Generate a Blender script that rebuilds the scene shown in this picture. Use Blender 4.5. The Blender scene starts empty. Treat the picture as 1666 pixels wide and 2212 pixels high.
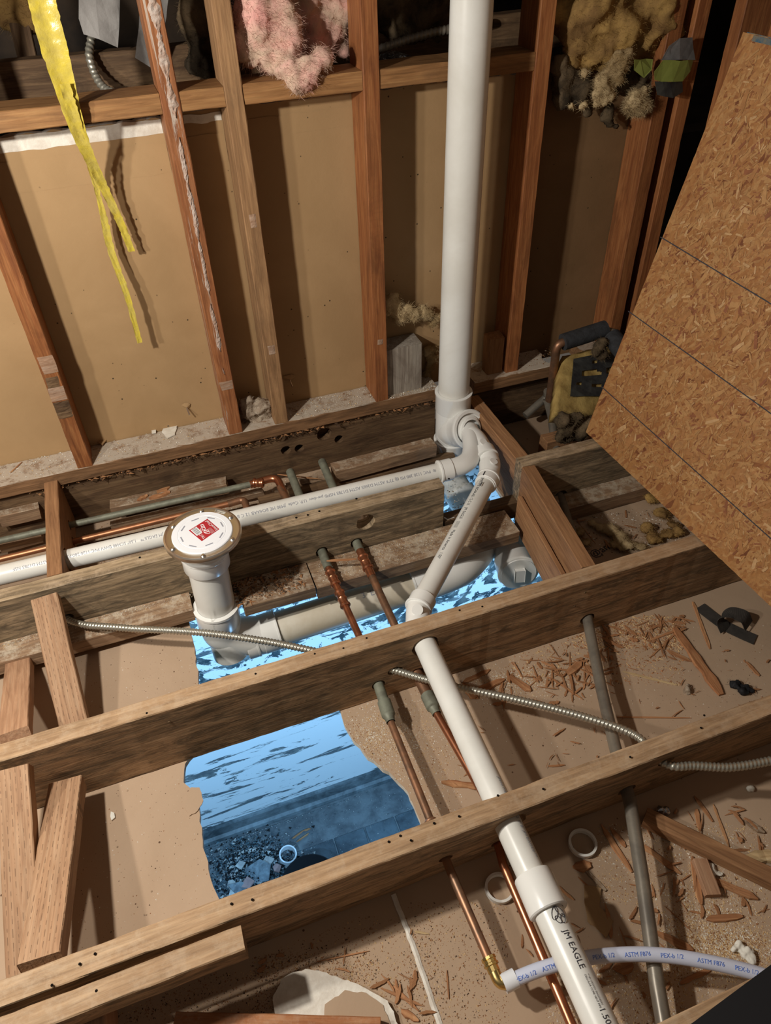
import bpy, bmesh, math, random
from mathutils import Vector, Matrix, Euler, noise
S = bpy.context.scene
COL = S.collection
V = Vector
R_ = random.Random(7)

# ------------------------------------------------------------------ camera
F = 1600.49
cam_d = bpy.data.cameras.new('camera'); cam = bpy.data.objects.new('camera', cam_d); COL.objects.link(cam)
cam_d.sensor_fit = 'HORIZONTAL'; cam_d.sensor_width = 36; cam_d.lens = F*36/1666
cam_d.clip_start = .01
CP = V((0, 0, 1.2)); CE = Euler((0.836894481, 0.025548102, -0.347663739))
cam.location = CP; cam.rotation_euler = CE
S.camera = cam
# ------------------------------------------------------------------ world, lamps, exposure
w = bpy.data.worlds.new('world'); S.world = w; w.use_nodes = True
w.node_tree.nodes['Background'].inputs[0].default_value = (1.0, .86, .72, 1)
w.node_tree.nodes['Background'].inputs[1].default_value = .09
def lamp(name, loc, e, col, rad):
    l = bpy.data.lights.new(name, 'POINT'); l.energy = e; l.color = col; l.shadow_soft_size = rad
    o = bpy.data.objects.new(name, l); o.location = loc; COL.objects.link(o); return o
lamp('work_lamp', (-.60, .80, 1.17), 66, (1, .94, .85), .03)
lamp('work_lamp', (-.97, .70, 1.08), 30, (1, .94, .85), .03)
def spot_lamp(name, loc, aim, e, col, ang):
    l = bpy.data.lights.new(name, 'SPOT'); l.energy = e; l.color = col; l.spot_size = ang; l.spot_blend = .6; l.shadow_soft_size = .05
    o = bpy.data.objects.new(name, l); o.location = loc; COL.objects.link(o)
    o.rotation_euler = (V(aim)-V(loc)).to_track_quat('-Z', 'Y').to_euler(); return o
spot_lamp('cool_lamp_and_fill_below', (-.55, .45, -.45), (.35, 1.78, -1.55), 105, (.30, .62, 1.0), 1.5)
spot_lamp('cool_lamp_and_fill_below', (1.35, .45, -.45), (.35, 1.78, -1.55), 105, (.30, .62, 1.0), 1.5)
lamp('cool_lamp_and_fill_below', (.45, .95, -1.35), 7, (.30, .62, 1.0), .06)  # added fill, not a lamp of the room: imitates bounce onto pipe undersides
S.view_settings.view_transform = 'Standard'; S.view_settings.look = 'None'
S.view_settings.exposure = 0.0; S.view_settings.gamma = 1; S.view_settings.use_curve_mapping = False
S.cycles.max_bounces = 6

# ------------------------------------------------------------------ measuring helpers (photo pixel -> point on a real plane)
_R = CE.to_matrix()
def ray(u, v): return _R @ V(((u-833)/F, -(v-1106)/F, -1))
def onz(u, v, z):
    d = ray(u, v); return CP + d*((z-CP.z)/d.z)
def ony(u, v, y):
    d = ray(u, v); return CP + d*((y-CP.y)/d.y)
def onx(u, v, x):
    d = ray(u, v); return CP + d*((x-CP.x)/d.x)
def onp(u, v, p, n):
    d = ray(u, v); return CP + d*((p-CP).dot(n)/d.dot(n))

# ------------------------------------------------------------------ materials
MATS = {}
def nt(name, rough=.7, spec=.3, metal=0):
    m = bpy.data.materials.new(name); m.use_nodes = True; t = m.node_tree
    b = t.nodes['Principled BSDF']; b.inputs['Roughness'].default_value = rough
    b.inputs['Metallic'].default_value = metal; b.inputs['Specular IOR Level'].default_value = spec
    MATS[name] = m; return m, t, b
def N(t, typ, **k):
    n = t.nodes.new(typ)
    for a, v in k.items():
        if a in n.inputs.keys(): n.inputs[a].default_value = v
        else: setattr(n, a, v)
    return n
def ramp(t, fac, stops, interp='LINEAR'):
    r = t.nodes.new('ShaderNodeValToRGB'); r.color_ramp.interpolation = interp
    e = r.color_ramp.elements
    while len(e) < len(stops): e.new(.5)
    for i, (p, c) in enumerate(stops):
        e[i].position = p; e[i].color = (*c, 1) if len(c) == 3 else c
    t.links.new(fac, r.inputs[0]); return r
def mixc(t, f, a, b, mode='MIX'):
    m = t.nodes.new('ShaderNodeMix'); m.data_type = 'RGBA'; m.blend_type = mode
    for i, x in ((0, f), (6, a), (7, b)):
        if hasattr(x, 'is_linked') or hasattr(x, 'links'): t.links.new(x, m.inputs[i])
        elif i == 0: m.inputs[i].default_value = x
        else: m.inputs[i].default_value = (*x, 1)
    return m.outputs[2]
def coords(t, scale=(1, 1, 1), rnd=True, kind='Object'):
    tc = t.nodes.new('ShaderNodeTexCoord'); mp = t.nodes.new('ShaderNodeMapping')
    mp.inputs['Scale'].default_value = scale
    t.links.new(tc.outputs[kind], mp.inputs[0])
    if rnd:
        oi = t.nodes.new('ShaderNodeObjectInfo'); mu = t.nodes.new('ShaderNodeMath'); mu.operation = 'MULTIPLY'
        mu.inputs[1].default_value = 37; t.links.new(oi.outputs['Random'], mu.inputs[0])
        cb = t.nodes.new('ShaderNodeCombineXYZ')
        for i in range(3): t.links.new(mu.outputs[0], cb.inputs[i])
        t.links.new(cb.outputs[0], mp.inputs['Location'])
    return mp.outputs[0]
def noi(t, vec, scale, detail=4, rough=.6, dist=0):
    n = t.nodes.new('ShaderNodeTexNoise'); n.inputs['Scale'].default_value = scale
    n.inputs['Detail'].default_value = detail; n.inputs['Roughness'].default_value = rough
    n.inputs['Distortion'].default_value = dist; t.links.new(vec, n.inputs['Vector']); return n.outputs['Fac']
def bump(t, b, h, strength=.3, dist=.002):
    n = t.nodes.new('ShaderNodeBump'); n.inputs['Strength'].default_value = strength
    n.inputs['Distance'].default_value = dist; t.links.new(h, n.inputs['Height'])
    t.links.new(n.outputs[0], b.inputs['Normal']); return n
def vary(t, col, amt=.25):
    oi = t.nodes.new('ShaderNodeObjectInfo')
    r = ramp(t, oi.outputs['Random'], [(0, (1-amt,)*3), (1, (1,)*3)])
    return mixc(t, 1.0, col, r.outputs[0], 'MULTIPLY')
def wood(name, a, b_, c, stain=(.02, .015, .01), samt=.5, rough=.72, dust=None, damt=.5, incise=False, paint=None, mould=0):
    """a light, b_ mid, c dark grain colours"""
    m, t, bs = nt(name, rough, .25)
    v = coords(t, (1.2, 14, 14)); g = noi(t, v, 5, 6, .65, 1.2)
    r = ramp(t, g, [(.3, c), (.5, b_), (.68, a)])
    v2 = coords(t, (3, 120, 120)); g2 = noi(t, v2, 2, 3, .6)
    f = ramp(t, g2, [(.35, (.72,)*3), (.6, (1.0,)*3)])
    col = mixc(t, .8, r.outputs[0], f.outputs[0], 'MULTIPLY')
    v3 = coords(t, (3, 9, 9)); s = noi(t, v3, 1.6, 8, .72, .6)
    sr = ramp(t, s, [(.5, (0, 0, 0)), (.66, (samt,)*3)])
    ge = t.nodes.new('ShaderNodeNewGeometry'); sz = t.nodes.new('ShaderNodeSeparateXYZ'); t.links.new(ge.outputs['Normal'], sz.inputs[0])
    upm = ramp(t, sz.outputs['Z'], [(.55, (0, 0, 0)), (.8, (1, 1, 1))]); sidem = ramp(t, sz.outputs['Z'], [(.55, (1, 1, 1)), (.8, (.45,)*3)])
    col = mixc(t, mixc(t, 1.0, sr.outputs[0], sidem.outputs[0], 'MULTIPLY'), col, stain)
    if mould:
        mo = ramp(t, noi(t, coords(t, (4, 30, 22)), 1.7, 9, .78, 1.5), [(.44, (0, 0, 0)), (.60, (mould,)*3)])
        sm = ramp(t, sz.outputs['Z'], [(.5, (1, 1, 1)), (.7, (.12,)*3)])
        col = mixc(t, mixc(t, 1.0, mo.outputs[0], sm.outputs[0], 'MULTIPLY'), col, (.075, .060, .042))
    h = g2
    if dust:
        v4 = coords(t, (9, 9, 9)); d = noi(t, v4, 3, 10, .8, .2)
        dr = ramp(t, d, [(.47 if damt < .8 else .36, (0, 0, 0)), (.6 if damt < .8 else .50, (damt,)*3)])
        col = mixc(t, mixc(t, 1.0, dr.outputs[0], upm.outputs[0], 'MULTIPLY'), col, dust)
    if paint:
        v5 = coords(t, (2.2, 60, 60)); d = noi(t, v5, 1.3, 8, .75, .5)
        dr = ramp(t, d, [(.56, (0, 0, 0)), (.6, (.85,)*3)])
        col = mixc(t, dr.outputs[0], col, paint)
    if incise:
        br = t.nodes.new('ShaderNodeTexBrick'); t.links.new(coords(t, (1, 1, 1), False), br.inputs[0])
        pass
        br.inputs['Scale'].default_value = 1; br.inputs['Brick Width'].default_value = .020
        br.inputs['Row Height'].default_value = .0085; br.inputs['Mortar Size'].default_value = .0036
        br.inputs['Color1'].default_value = (1, 1, 1, 1); br.inputs['Color2'].default_value = (1, 1, 1, 1)
        br.inputs['Mortar'].default_value = (0, 0, 0, 1); br.inputs['Mortar Smooth'].default_value = 0
        nn = noi(t, coords(t, (60, 60, 60)), 1, 2)
        mm = ramp(t, nn, [(.4, (0, 0, 0)), (.5, (.62,)*3)])
        fac = mixc(t, 1.0, br.outputs[0], mm.outputs[0], 'MULTIPLY')
        col = mixc(t, fac, col, tuple(x*.35 for x in c))
    col = vary(t, col, .22)
    t.links.new(col, bs.inputs['Base Color']); bump(t, bs, h, .35, .0015)
    return m
wood('joist_wood', (.62, .42, .25), (.50, .32, .18), (.36, .22, .12), (.10, .065, .035), .5, dust=(.62, .48, .34), damt=.35, mould=.75)
wood('joist_grey', (.54, .40, .25), (.37, .27, .165), (.17, .125, .08), (.07, .05, .03), .7, dust=(.62, .48, .34), damt=.35, mould=.8)
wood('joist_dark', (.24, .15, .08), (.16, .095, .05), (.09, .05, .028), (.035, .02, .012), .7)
wood('stud_red', (.47, .20, .075), (.37, .14, .05), (.24, .08, .03), (.13, .05, .022), .5, .55)
wood('stud_scraped', (.47, .20, .085), (.36, .14, .055), (.25, .085, .035), (.13, .05, .025), .4, .55, paint=(.58, .50, .42))
wood('stud_brown', (.46, .27, .13), (.36, .20, .095), (.24, .13, .06), (.13, .075, .04), .45, dust=(.5, .42, .33), damt=.35)
wood('header_wood', (.46, .25, .10), (.38, .19, .075), (.25, .12, .045), (.12, .06, .03), .4, .6)
wood('plate_wood', (.40, .22, .11), (.29, .155, .075), (.17, .09, .045), (.08, .045, .025), .6, dust=(.62, .54, .44), damt=.85)
wood('brace_wood', (.56, .36, .22), (.49, .29, .165), (.37, .20, .11), (.30, .17, .10), .3, incise=True)
wood('brace_plain', (.54, .33, .20), (.46, .26, .15), (.34, .18, .10), (.24, .13, .08), .4)
wood('block_wood', (.46, .25, .12), (.37, .19, .09), (.25, .12, .055), (.12, .06, .03), .4)
wood('cleat_wood', (.44, .30, .18), (.32, .20, .12), (.19, .12, .07), (.08, .055, .035), .6, dust=(.62, .54, .42), damt=.6)
wood('pale_block', (.48, .43, .37), (.38, .33, .27), (.26, .21, .17), (.12, .08, .06), .5)
wood('scrape_wood', (.50, .37, .28), (.42, .27, .18), (.30, .16, .09), (.13, .06, .03), .5)
wood('chip_wood', (.60, .33, .16), (.47, .22, .10), (.30, .12, .05), (.15, .06, .03), .2)
wood('chip_pale', (.75, .60, .36), (.66, .48, .26), (.45, .30, .15), (.20, .1, .05), .2)
wood('red_board', (.46, .21, .09), (.36, .14, .055), (.24, .085, .03), (.13, .05, .022), .4, dust=(.55, .42, .3), damt=.2)

def simple(name, col, rough=.5, metal=0, spec=.5, var=None, vs=8, bumpd=0, bs_=60, detail=5):
    m, t, b = nt(name, rough, spec, metal)
    if var:
        n = noi(t, coords(t, (1, 1, 1)), vs, detail, .65, .3)
        r = ramp(t, n, [(.38, var), (.62, col)]); t.links.new(r.outputs[0], b.inputs['Base Color'])
    else: b.inputs['Base Color'].default_value = (*col, 1)
    if bumpd: bump(t, b, noi(t, coords(t, (1, 1, 1)), bs_, 4), .5, bumpd)
    return m
simple('pvc', (.80, .80, .76), .30, var=(.72, .71, .66), vs=5)
simple('pvc_old', (.74, .70, .60), .42, var=(.60, .53, .41), vs=6)
simple('pvc_fitting', (.84, .84, .81), .25)
simple('pvc_cap', (.82, .84, .88), .3)
simple('steel', (.78, .74, .68), .30, 1)
simple('screw_steel', (.7, .7, .7), .25, 1)
simple('copper', (.62, .25, .13), .3, .9, var=(.42, .17, .09), vs=30)
simple('copper_warm', (.50, .22, .11), .42, .75, var=(.36, .16, .08), vs=20)
simple('copper_dull', (.40, .20, .11), .45, .7, var=(.22, .13, .08), vs=25)
simple('copper_green', (.24, .25, .19), .6, .3, var=(.15, .15, .115), vs=30)
simple('brass', (.75, .55, .22), .25, 1)
simple('grey_pipe', (.26, .23, .185), .35, .35, var=(.17, .15, .125), vs=14)
simple('flex_steel', (.46, .44, .37), .38, .75)
simple('pex', (.62, .66, .80), .3, spec=.5)
MATS['pex'].node_tree.nodes['Principled BSDF'].inputs['Subsurface Weight'].default_value = .2
MATS['pex'].node_tree.nodes['Principled BSDF'].inputs['Subsurface Radius'].default_value = (.01, .01, .01)
simple('black_hole', (.008, .006, .005), .9, spec=.1)
simple('ink', (.05, .05, .06), .7, spec=.2)
simple('ink_blue', (.10, .20, .62), .6)
simple('ink_grey', (.30, .31, .36), .6)
simple('white_paper', (.85, .85, .86), .5)
simple('sticker_red', (.42, .02, .03), .4)
simple('black_rubber', (.012, .012, .014), .7, spec=.3)
simple('foam', (.035, .037, .042), .85, var=(.02, .02, .022), vs=60, bumpd=.002, bs_=300)
simple('black_felt', (.05, .042, .036), .85, var=(.03, .026, .022), vs=30, bumpd=.001)
simple('black_paper', (.018, .018, .02), .6, var=(.05, .05, .045), vs=20, bumpd=.003, bs_=25)
simple('cavity_shade', (.045, .028, .016), .9, var=(.015, .010, .007), vs=6)  # near-black brown: the cavity's lack of light is put into the colour
simple('grey_felt', (.30, .29, .28), .95, var=(.21, .20, .19), vs=14, bumpd=.002, bs_=90)
simple('gypsum', (.78, .74, .66), .9, var=(.62, .56, .48), vs=30, bumpd=.002, bs_=120)
simple('crust', (.46, .38, .33), .95, var=(.34, .22, .16), vs=70, bumpd=.003, bs_=200)
simple('plaster_chip', (.80, .78, .70), .9, var=(.62, .57, .48), vs=20)
simple('insul_pink', (.74, .38, .34), .97, spec=.1, var=(.55, .40, .30), vs=9, bumpd=.004, bs_=80)
simple('insul_yellow', (.40, .25, .085), .97, spec=.1, var=(.20, .115, .045), vs=9, bumpd=.004, bs_=70)
simple('insul_pale', (.55, .42, .24), .97, spec=.1, var=(.28, .19, .09), vs=11, bumpd=.004, bs_=80)
simple('insul_dark', (.17, .12, .07), .97, spec=.1, var=(.04, .03, .02), vs=12, bumpd=.004, bs_=60)
simple('batt_yellow', (.48, .34, .12), .95, spec=.1, var=(.32, .21, .07), vs=14, bumpd=.003, bs_=100)
simple('dust_grey', (.42, .35, .27), 1, spec=.1, var=(.28, .21, .15), vs=40, bumpd=.002, bs_=200)
simple('saw_gold', (.60, .42, .22), 1, spec=.1)
simple('saw_brown', (.30, .15, .07), 1, spec=.1)
simple('saw_dark', (.09, .055, .035), 1, spec=.1)
simple('green_film', (.26, .29, .07), .35, var=(.19, .22, .05), vs=10)
simple('grey_film', (.20, .19, .19), .35, var=(.10, .10, .10), vs=12)
simple('foil', (.6, .62, .66), .25, .9, var=(.25, .26, .28), vs=30, bumpd=.01, bs_=40)
simple('teal_glass', (.10, .17, .20), .4, var=(.05, .08, .10), vs=25)
simple('blue_edge', (.03, .10, .16), .6, var=(.20, .16, .10), vs=50)
simple('rubble_grey', (.22, .27, .30), .7, var=(.10, .12, .14), vs=30, bumpd=.002)
simple('rubble_pale', (.55, .55, .52), .7, var=(.35, .34, .33), vs=20)
simple('rubble_pink', (.42, .26, .24), .7, var=(.28, .18, .17), vs=20)
simple('white_plastic', (.8, .82, .84), .35)
simple('tan_card', (.42, .27, .13), .8, var=(.34, .21, .10), vs=10)

def drywall_mat(name, a, b_, speck, stains=(.20, .12, .06), rough=.8):
    m, t, bs = nt(name, rough, .2)
    v = coords(t, (1, 1, 1), False)
    r = ramp(t, noi(t, v, 3.2, 6, .6, .4), [(.35, b_), (.65, a)])
    vo = t.nodes.new('ShaderNodeTexVoronoi'); vo.inputs['Scale'].default_value = 42; t.links.new(v, vo.inputs['Vector'])
    sp = ramp(t, vo.outputs['Distance'], [(.07, (1, 1, 1)), (.10, (0, 0, 0))])
    gate = ramp(t, noi(t, v, 21, 2), [(.53, (0, 0, 0)), (.58, (1, 1, 1))])
    f = mixc(t, 1.0, sp.outputs[0], gate.outputs[0], 'MULTIPLY')
    col = mixc(t, f, r.outputs[0], speck)
    st = ramp(t, noi(t, v, 5.5, 9, .8, 1.0), [(.66, (0, 0, 0)), (.74, (.75,)*3)])
    col = mixc(t, st.outputs[0], col, stains)
    t.links.new(col, bs.inputs['Base Color']); bump(t, bs, noi(t, v, 45, 5, .7), .25, .002)
    return m
drywall_mat('wall_paper', (.44, .285, .145), (.37, .235, .115), (.05, .035, .02))
drywall_mat('wall_paper_shaded', (.25, .145, .070), (.19, .11, .05), (.03, .02, .012), (.10, .05, .025))  # darkened paper colour that paints in the shade of the right bay
drywall_mat('ceiling_paper', (.47, .34, .235), (.41, .29, .195), (.11, .06, .035), (.17, .11, .07))
# lower painted wall
m, t, bs = nt('peeling_paint', .5, .4)
v = coords(t, (1.3, 1, 8), False); n1 = noi(t, v, 2.6, 9, .68, .8)
r1 = ramp(t, n1, [(.565, (0, 0, 0)), (.585, (1, 1, 1))])
v2 = coords(t, (2.6, 1, 3.2), False); n2 = noi(t, v2, 3.4, 9, .66, 1.2)
sep = t.nodes.new('ShaderNodeSeparateXYZ'); tc = t.nodes.new('ShaderNodeTexCoord'); t.links.new(tc.outputs['Object'], sep.inputs[0])
up = N(t, 'ShaderNodeMapRange'); t.links.new(sep.outputs['Z'], up.inputs[0])
up.inputs[1].default_value = -1.35; up.inputs[2].default_value = -1.2
r2 = ramp(t, n2, [(.515, (0, 0, 0)), (.53, (1, 1, 1))])
f2 = mixc(t, up.outputs[0], (0, 0, 0), r2.outputs[0])
f1 = mixc(t, 1.0, r1.outputs[0], (.9, .9, .9), 'MULTIPLY')
mx = mixc(t, 1.0, f1, f2, 'LIGHTEN')
inner = ramp(t, noi(t, v2, 7, 6, .7), [(.45, (.035, .06, .075)), (.6, (.15, .18, .18))])
col = mixc(t, mx, (.84, .88, .90), inner.outputs[0])
t.links.new(col, bs.inputs['Base Color']); bump(t, bs, mx, .3, .002)
# tiles
simple('tile_dark', (.035, .045, .055), .35, var=(.10, .13, .15), vs=7, detail=12)
simple('grout', (.16, .18, .19), .8, var=(.08, .09, .10), vs=12)
simple('base_trim', (.05, .065, .075), .5, var=(.20, .24, .26), vs=9, detail=9)
# OSB
m, t, bs = nt('osb', .62, .3)
colr = None
v = coords(t, (1, 1, 1), False)
dn = t.nodes.new('ShaderNodeTexNoise'); dn.inputs['Scale'].default_value = 9; t.links.new(v, dn.inputs['Vector'])
va = t.nodes.new('ShaderNodeVectorMath'); va.operation = 'MULTIPLY_ADD'
t.links.new(dn.outputs['Color'], va.inputs[0]); va.inputs[1].default_value = (.05, .05, .05); t.links.new(v, va.inputs[2])
for k, (rot, sc, thr) in enumerate(((.3, (50, 170, 1), 0), (1.1, (42, 150, 1), .5), (-.7, (55, 200, 1), .45), (1.9, (38, 120, 1), .55))):
    mp = t.nodes.new('ShaderNodeMapping'); mp.vector_type = 'POINT'; mp.inputs['Rotation'].default_value = (0, 0, rot)
    m2 = t.nodes.new('ShaderNodeMapping'); m2.inputs['Scale'].default_value = sc; m2.inputs['Location'].default_value = (k*3, k*5, 0)
    t.links.new(va.outputs[0], mp.inputs[0]); t.links.new(mp.outputs[0], m2.inputs[0])
    vo = t.nodes.new('ShaderNodeTexVoronoi'); vo.inputs['Scale'].default_value = 1; t.links.new(m2.outputs[0], vo.inputs['Vector'])
    s3 = t.nodes.new('ShaderNodeSeparateColor'); t.links.new(vo.outputs['Color'], s3.inputs[0])
    c = ramp(t, s3.outputs[0], [(0, (.36, .155, .055)), (.4, (.43, .21, .075)), (.75, (.50, .28, .115)), (.93, (.30, .12, .045)), (1, (.20, .07, .03))])
    if colr is None: colr = c.outputs[0]
    else:
        g = ramp(t, s3.outputs[1], [(thr, (0, 0, 0)), (thr+.03, (1, 1, 1))])
        colr = mixc(t, g.outputs[0], colr, c.outputs[0])
fn = ramp(t, noi(t, v, 120, 4, .7), [(.3, (.72,)*3), (.6, (1, 1, 1))])
colr = mixc(t, .8, colr, fn.outputs[0], 'MULTIPLY')
big = ramp(t, noi(t, v, 3.5, 4, .6), [(.35, (.80, .74, .68)), (.65, (1, 1, 1))])
colr = mixc(t, .8, colr, big.outputs[0], 'MULTIPLY')
t.links.new(colr, bs.inputs['Base Color']); bump(t, bs, noi(t, v, 80, 5, .7), .5, .0015)
for nm, cc in (('flake_a', (.47, .25, .095)), ('flake_b', (.40, .185, .065)), ('flake_c', (.28, .10, .04)), ('flake_d', (.56, .34, .16))):
    simple(nm, cc, .6, var=tuple(x*.8 for x in cc), vs=60)
# tape
simple('tape', (.50, .40, .09), .30, spec=.5, var=(.56, .44, .05), vs=30, bumpd=.004, bs_=55)

# ------------------------------------------------------------------ mesh helpers
def link(name, bm_or_me, mat, parent=None, smooth=False, mats=None, loc=None):
    if isinstance(bm_or_me, bmesh.types.BMesh):
        me = bpy.data.meshes.new(name); bm_or_me.normal_update(); bm_or_me.to_mesh(me); bm_or_me.free()
    else: me = bm_or_me
    o = bpy.data.objects.new(name, me); COL.objects.link(o)
    for x in (mats or [mat]): me.materials.append(MATS[x])
    if smooth:
        for p in me.polygons: p.use_smooth = True
    if parent: o.parent = parent
    return o
def tag(o, label=None, cat=None, group=None, kind=None):
    if label: o['label'] = label
    if cat: o['category'] = cat
    if group: o['group'] = group
    if kind: o['kind'] = kind
    return o
def thing(name, label, cat, loc=(0, 0, 0), group=None):
    o = bpy.data.objects.new(name, None); COL.objects.link(o); o.empty_display_size = .05
    o.location = loc; ORG[o] = V(loc)
    return tag(o, label, cat, group)
ORG = {}
def part(o, th):
    """parent o (built in world coordinates) to an Empty that stands away from the origin"""
    o.parent = th; o.matrix_parent_inverse = Matrix.Translation(-ORG[th]); return o
def frame(x, up=V((0, 0, 1))):
    x = V(x).normalized()
    if abs(x.dot(up)) > .97: up = V((0, 1, 0))
    y = up.cross(x).normalized(); z = x.cross(y)
    return Matrix((x, y, z)).transposed()
def cube_into(bm, c, s, M=None):
    r = bmesh.ops.create_cube(bm, size=1)
    for v in r['verts']:
        v.co = V((v.co.x*s[0], v.co.y*s[1], v.co.z*s[2])); v.co = (M @ v.co if M else v.co) + V(c)
    return r['verts']
def board(name, p0, p1, t_, h, mat, up=(0, 0, 1), label=None, cat=None, bev=.0018, jit=.0007, parent=None, cut_ends=None, rag=(0, 0), group=None):
    """timber with length p0-p1 (centre line), thickness t_ across, height h along up; local x is the grain"""
    p0 = V(p0); p1 = V(p1); L = (p1-p0).length; M = frame(p1-p0, V(up))
    n = max(2, int(L/.02)); bm = bmesh.new(); rings = []
    a, b = t_/2, h/2; sd = R_.random()*100
    prof = [(-a+bev, -b), (a-bev, -b), (a, -b+bev), (a, b-bev), (a-bev, b), (-a+bev, b), (-a, b-bev), (-a, -b+bev)]
    for i in range(n+1):
        x = L*i/n; ring = []
        for k, (y, z) in enumerate(prof):
            q = noise.noise(V((x*9, k//2*7.3, sd)))*jit*2 + noise.noise(V((x*40, k//2*7.3, sd+9)))*jit
            xx = x
            if i == 0 and rag[0]: xx += noise.noise(V((y*90, z*60, sd)))*rag[0]
            if i == n and rag[1]: xx += noise.noise(V((y*90, z*60, sd+4)))*rag[1]
            s = 1 if y > 0 else -1; u_ = 1 if z > 0 else -1
            ring.append(bm.verts.new((xx-L/2, y - s*abs(q), z - u_*abs(q))))
        rings.append(ring)
    for i in range(n):
        for k in range(8):
            bm.faces.new((rings[i][k], rings[i][(k+1) % 8], rings[i+1][(k+1) % 8], rings[i+1][k]))
    bm.faces.new(rings[0][::-1]); bm.faces.new(rings[-1])
    bmesh.ops.recalc_face_normals(bm, faces=bm.faces)
    o = link(name, bm, mat)
    o.matrix_world = Matrix.Translation((p0+p1)/2) @ M.to_4x4()
    if label: tag(o, label, cat, group)
    return o
def bt(name, x0, x1, y0, y1, z0, z1, mat, axis='x', **k):
    """axis-aligned timber by its extents, grain along axis"""
    c = V(((x0+x1)/2, (y0+y1)/2, (z0+z1)/2)); d = V((x1-x0, y1-y0, z1-z0))
    if axis == 'x': return board(name, c-V((d.x/2, 0, 0)), c+V((d.x/2, 0, 0)), d.y, d.z, mat, **k)
    if axis == 'y': return board(name, c-V((0, d.y/2, 0)), c+V((0, d.y/2, 0)), d.x, d.z, mat, **k)
    return board(name, c-V((0, 0, d.z/2)), c+V((0, 0, d.z/2)), d.x, d.y, mat, up=(0, 1, 0), **k)
def smooth_path(pts, n=8):
    pts = [V(p) for p in pts]
    if len(pts) < 3: return pts
    P = [pts[0]*2-pts[1]] + pts + [pts[-1]*2-pts[-2]]; out = []
    for i in range(1, len(P)-2):
        for k in range(n):
            u = k/n; a, b, c, d = P[i-1], P[i], P[i+1], P[i+2]
            out.append(.5*((2*b)+(c-a)*u+(2*a-5*b+4*c-d)*u*u+(3*b-a-3*c+d)*u**3))
    out.append(pts[-1]); return out
def arc_path(a, b, c, r, n=8):
    """polyline a-b-c with the corner b rounded at radius r"""
    a, b, c = V(a), V(b), V(c); u = (a-b).normalized(); w_ = (c-b).normalized()
    ang = u.angle(w_); d = min(r/math.tan(ang/2), (a-b).length*.95, (c-b).length*.95)
    p, q = b+u*d, b+w_*d
    out = [a]
    for k in range(n+1):
        s = k/n; out.append(p*(1-s)**2 + b*2*s*(1-s) + q*s*s)
    return out + [c]
def tube_bm(bm, pts, r, seg=16, radii=None, cap=True, fn=None):
    pts = [V(p) for p in pts]; rings = []; nprev = None
    for i, p in enumerate(pts):
        tdir = (pts[min(i+1, len(pts)-1)] - pts[max(i-1, 0)]).normalized()
        if nprev is None:
            nprev = tdir.orthogonal().normalized()
        nprev = (nprev - tdir*nprev.dot(tdir)).normalized(); b = tdir.cross(nprev)
        rr = radii[i] if radii else r; ring = []
        for k in range(seg):
            th = 2*math.pi*k/seg; q = rr if fn is None else rr*fn(i, th)
            ring.append(bm.verts.new(p + (nprev*math.cos(th)+b*math.sin(th))*q))
        rings.append(ring)
    for i in range(len(rings)-1):
        for k in range(seg):
            bm.faces.new((rings[i][k], rings[i][(k+1) % seg], rings[i+1][(k+1) % seg], rings[i+1][k]))
    if cap: bm.faces.new(rings[0][::-1]); bm.faces.new(rings[-1])
def autosmooth(o, ang=.7):
    me = o.data; bm = bmesh.new(); bm.from_mesh(me)
    for f in bm.faces: f.smooth = True
    for e in bm.edges:
        if len(e.link_faces) == 2 and e.calc_face_angle(0) > ang: e.smooth = False
    bm.to_mesh(me); bm.free(); return o
def tube(name, pts, r, mat, parent=None, seg=20, **k):
    bm = bmesh.new(); tube_bm(bm, pts, r, seg, **k); bmesh.ops.recalc_face_normals(bm, faces=bm.faces)
    o = autosmooth(link(name, bm, mat))
    if parent: part(o, parent)
    return o
def lathe(name, p, axis, prof, mat, parent=None, seg=32, closed=False):
    """prof: list of (height along axis, radius)"""
    M = frame(axis); bm = bmesh.new(); rings = []
    for h, r in prof:
        if r < 1e-6: rings.append([bm.verts.new(V(p)+M @ V((h, 0, 0)))]); continue
        rings.append([bm.verts.new(V(p)+M @ V((h, r*math.cos(2*math.pi*k/seg), r*math.sin(2*math.pi*k/seg)))) for k in range(seg)])
    prs = list(zip(rings, rings[1:])) + ([(rings[-1], rings[0])] if closed else [])
    for a, b in prs:
        for k in range(seg):
            k2 = (k+1) % seg
            if len(a) == 1 and len(b) == 1: continue
            if len(a) == 1: bm.faces.new((a[0], b[k2], b[k]))
            elif len(b) == 1: bm.faces.new((a[k], a[k2], b[0]))
            else: bm.faces.new((a[k], a[k2], b[k2], b[k]))
    bmesh.ops.recalc_face_normals(bm, faces=bm.faces)
    o = autosmooth(link(name, bm, mat), .5)
    if parent: part(o, parent)
    return o
def hub(name, p, axis, r, L, mat, parent, lip=.0025, back=False):
    """socket of a fitting: short thicker sleeve centred at p with a rounded lip"""
    a = V(axis).normalized(); R2 = r+.0055
    return lathe(name, V(p)-a*L/2, a, [(0, r*.9), (0, R2-.001), (.001, R2), (L-.006, R2), (L-.005, R2+lip*.7), (L-.001, R2+lip*.7), (L, R2), (L, r*.9)], mat, parent)
CUT = {}
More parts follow.
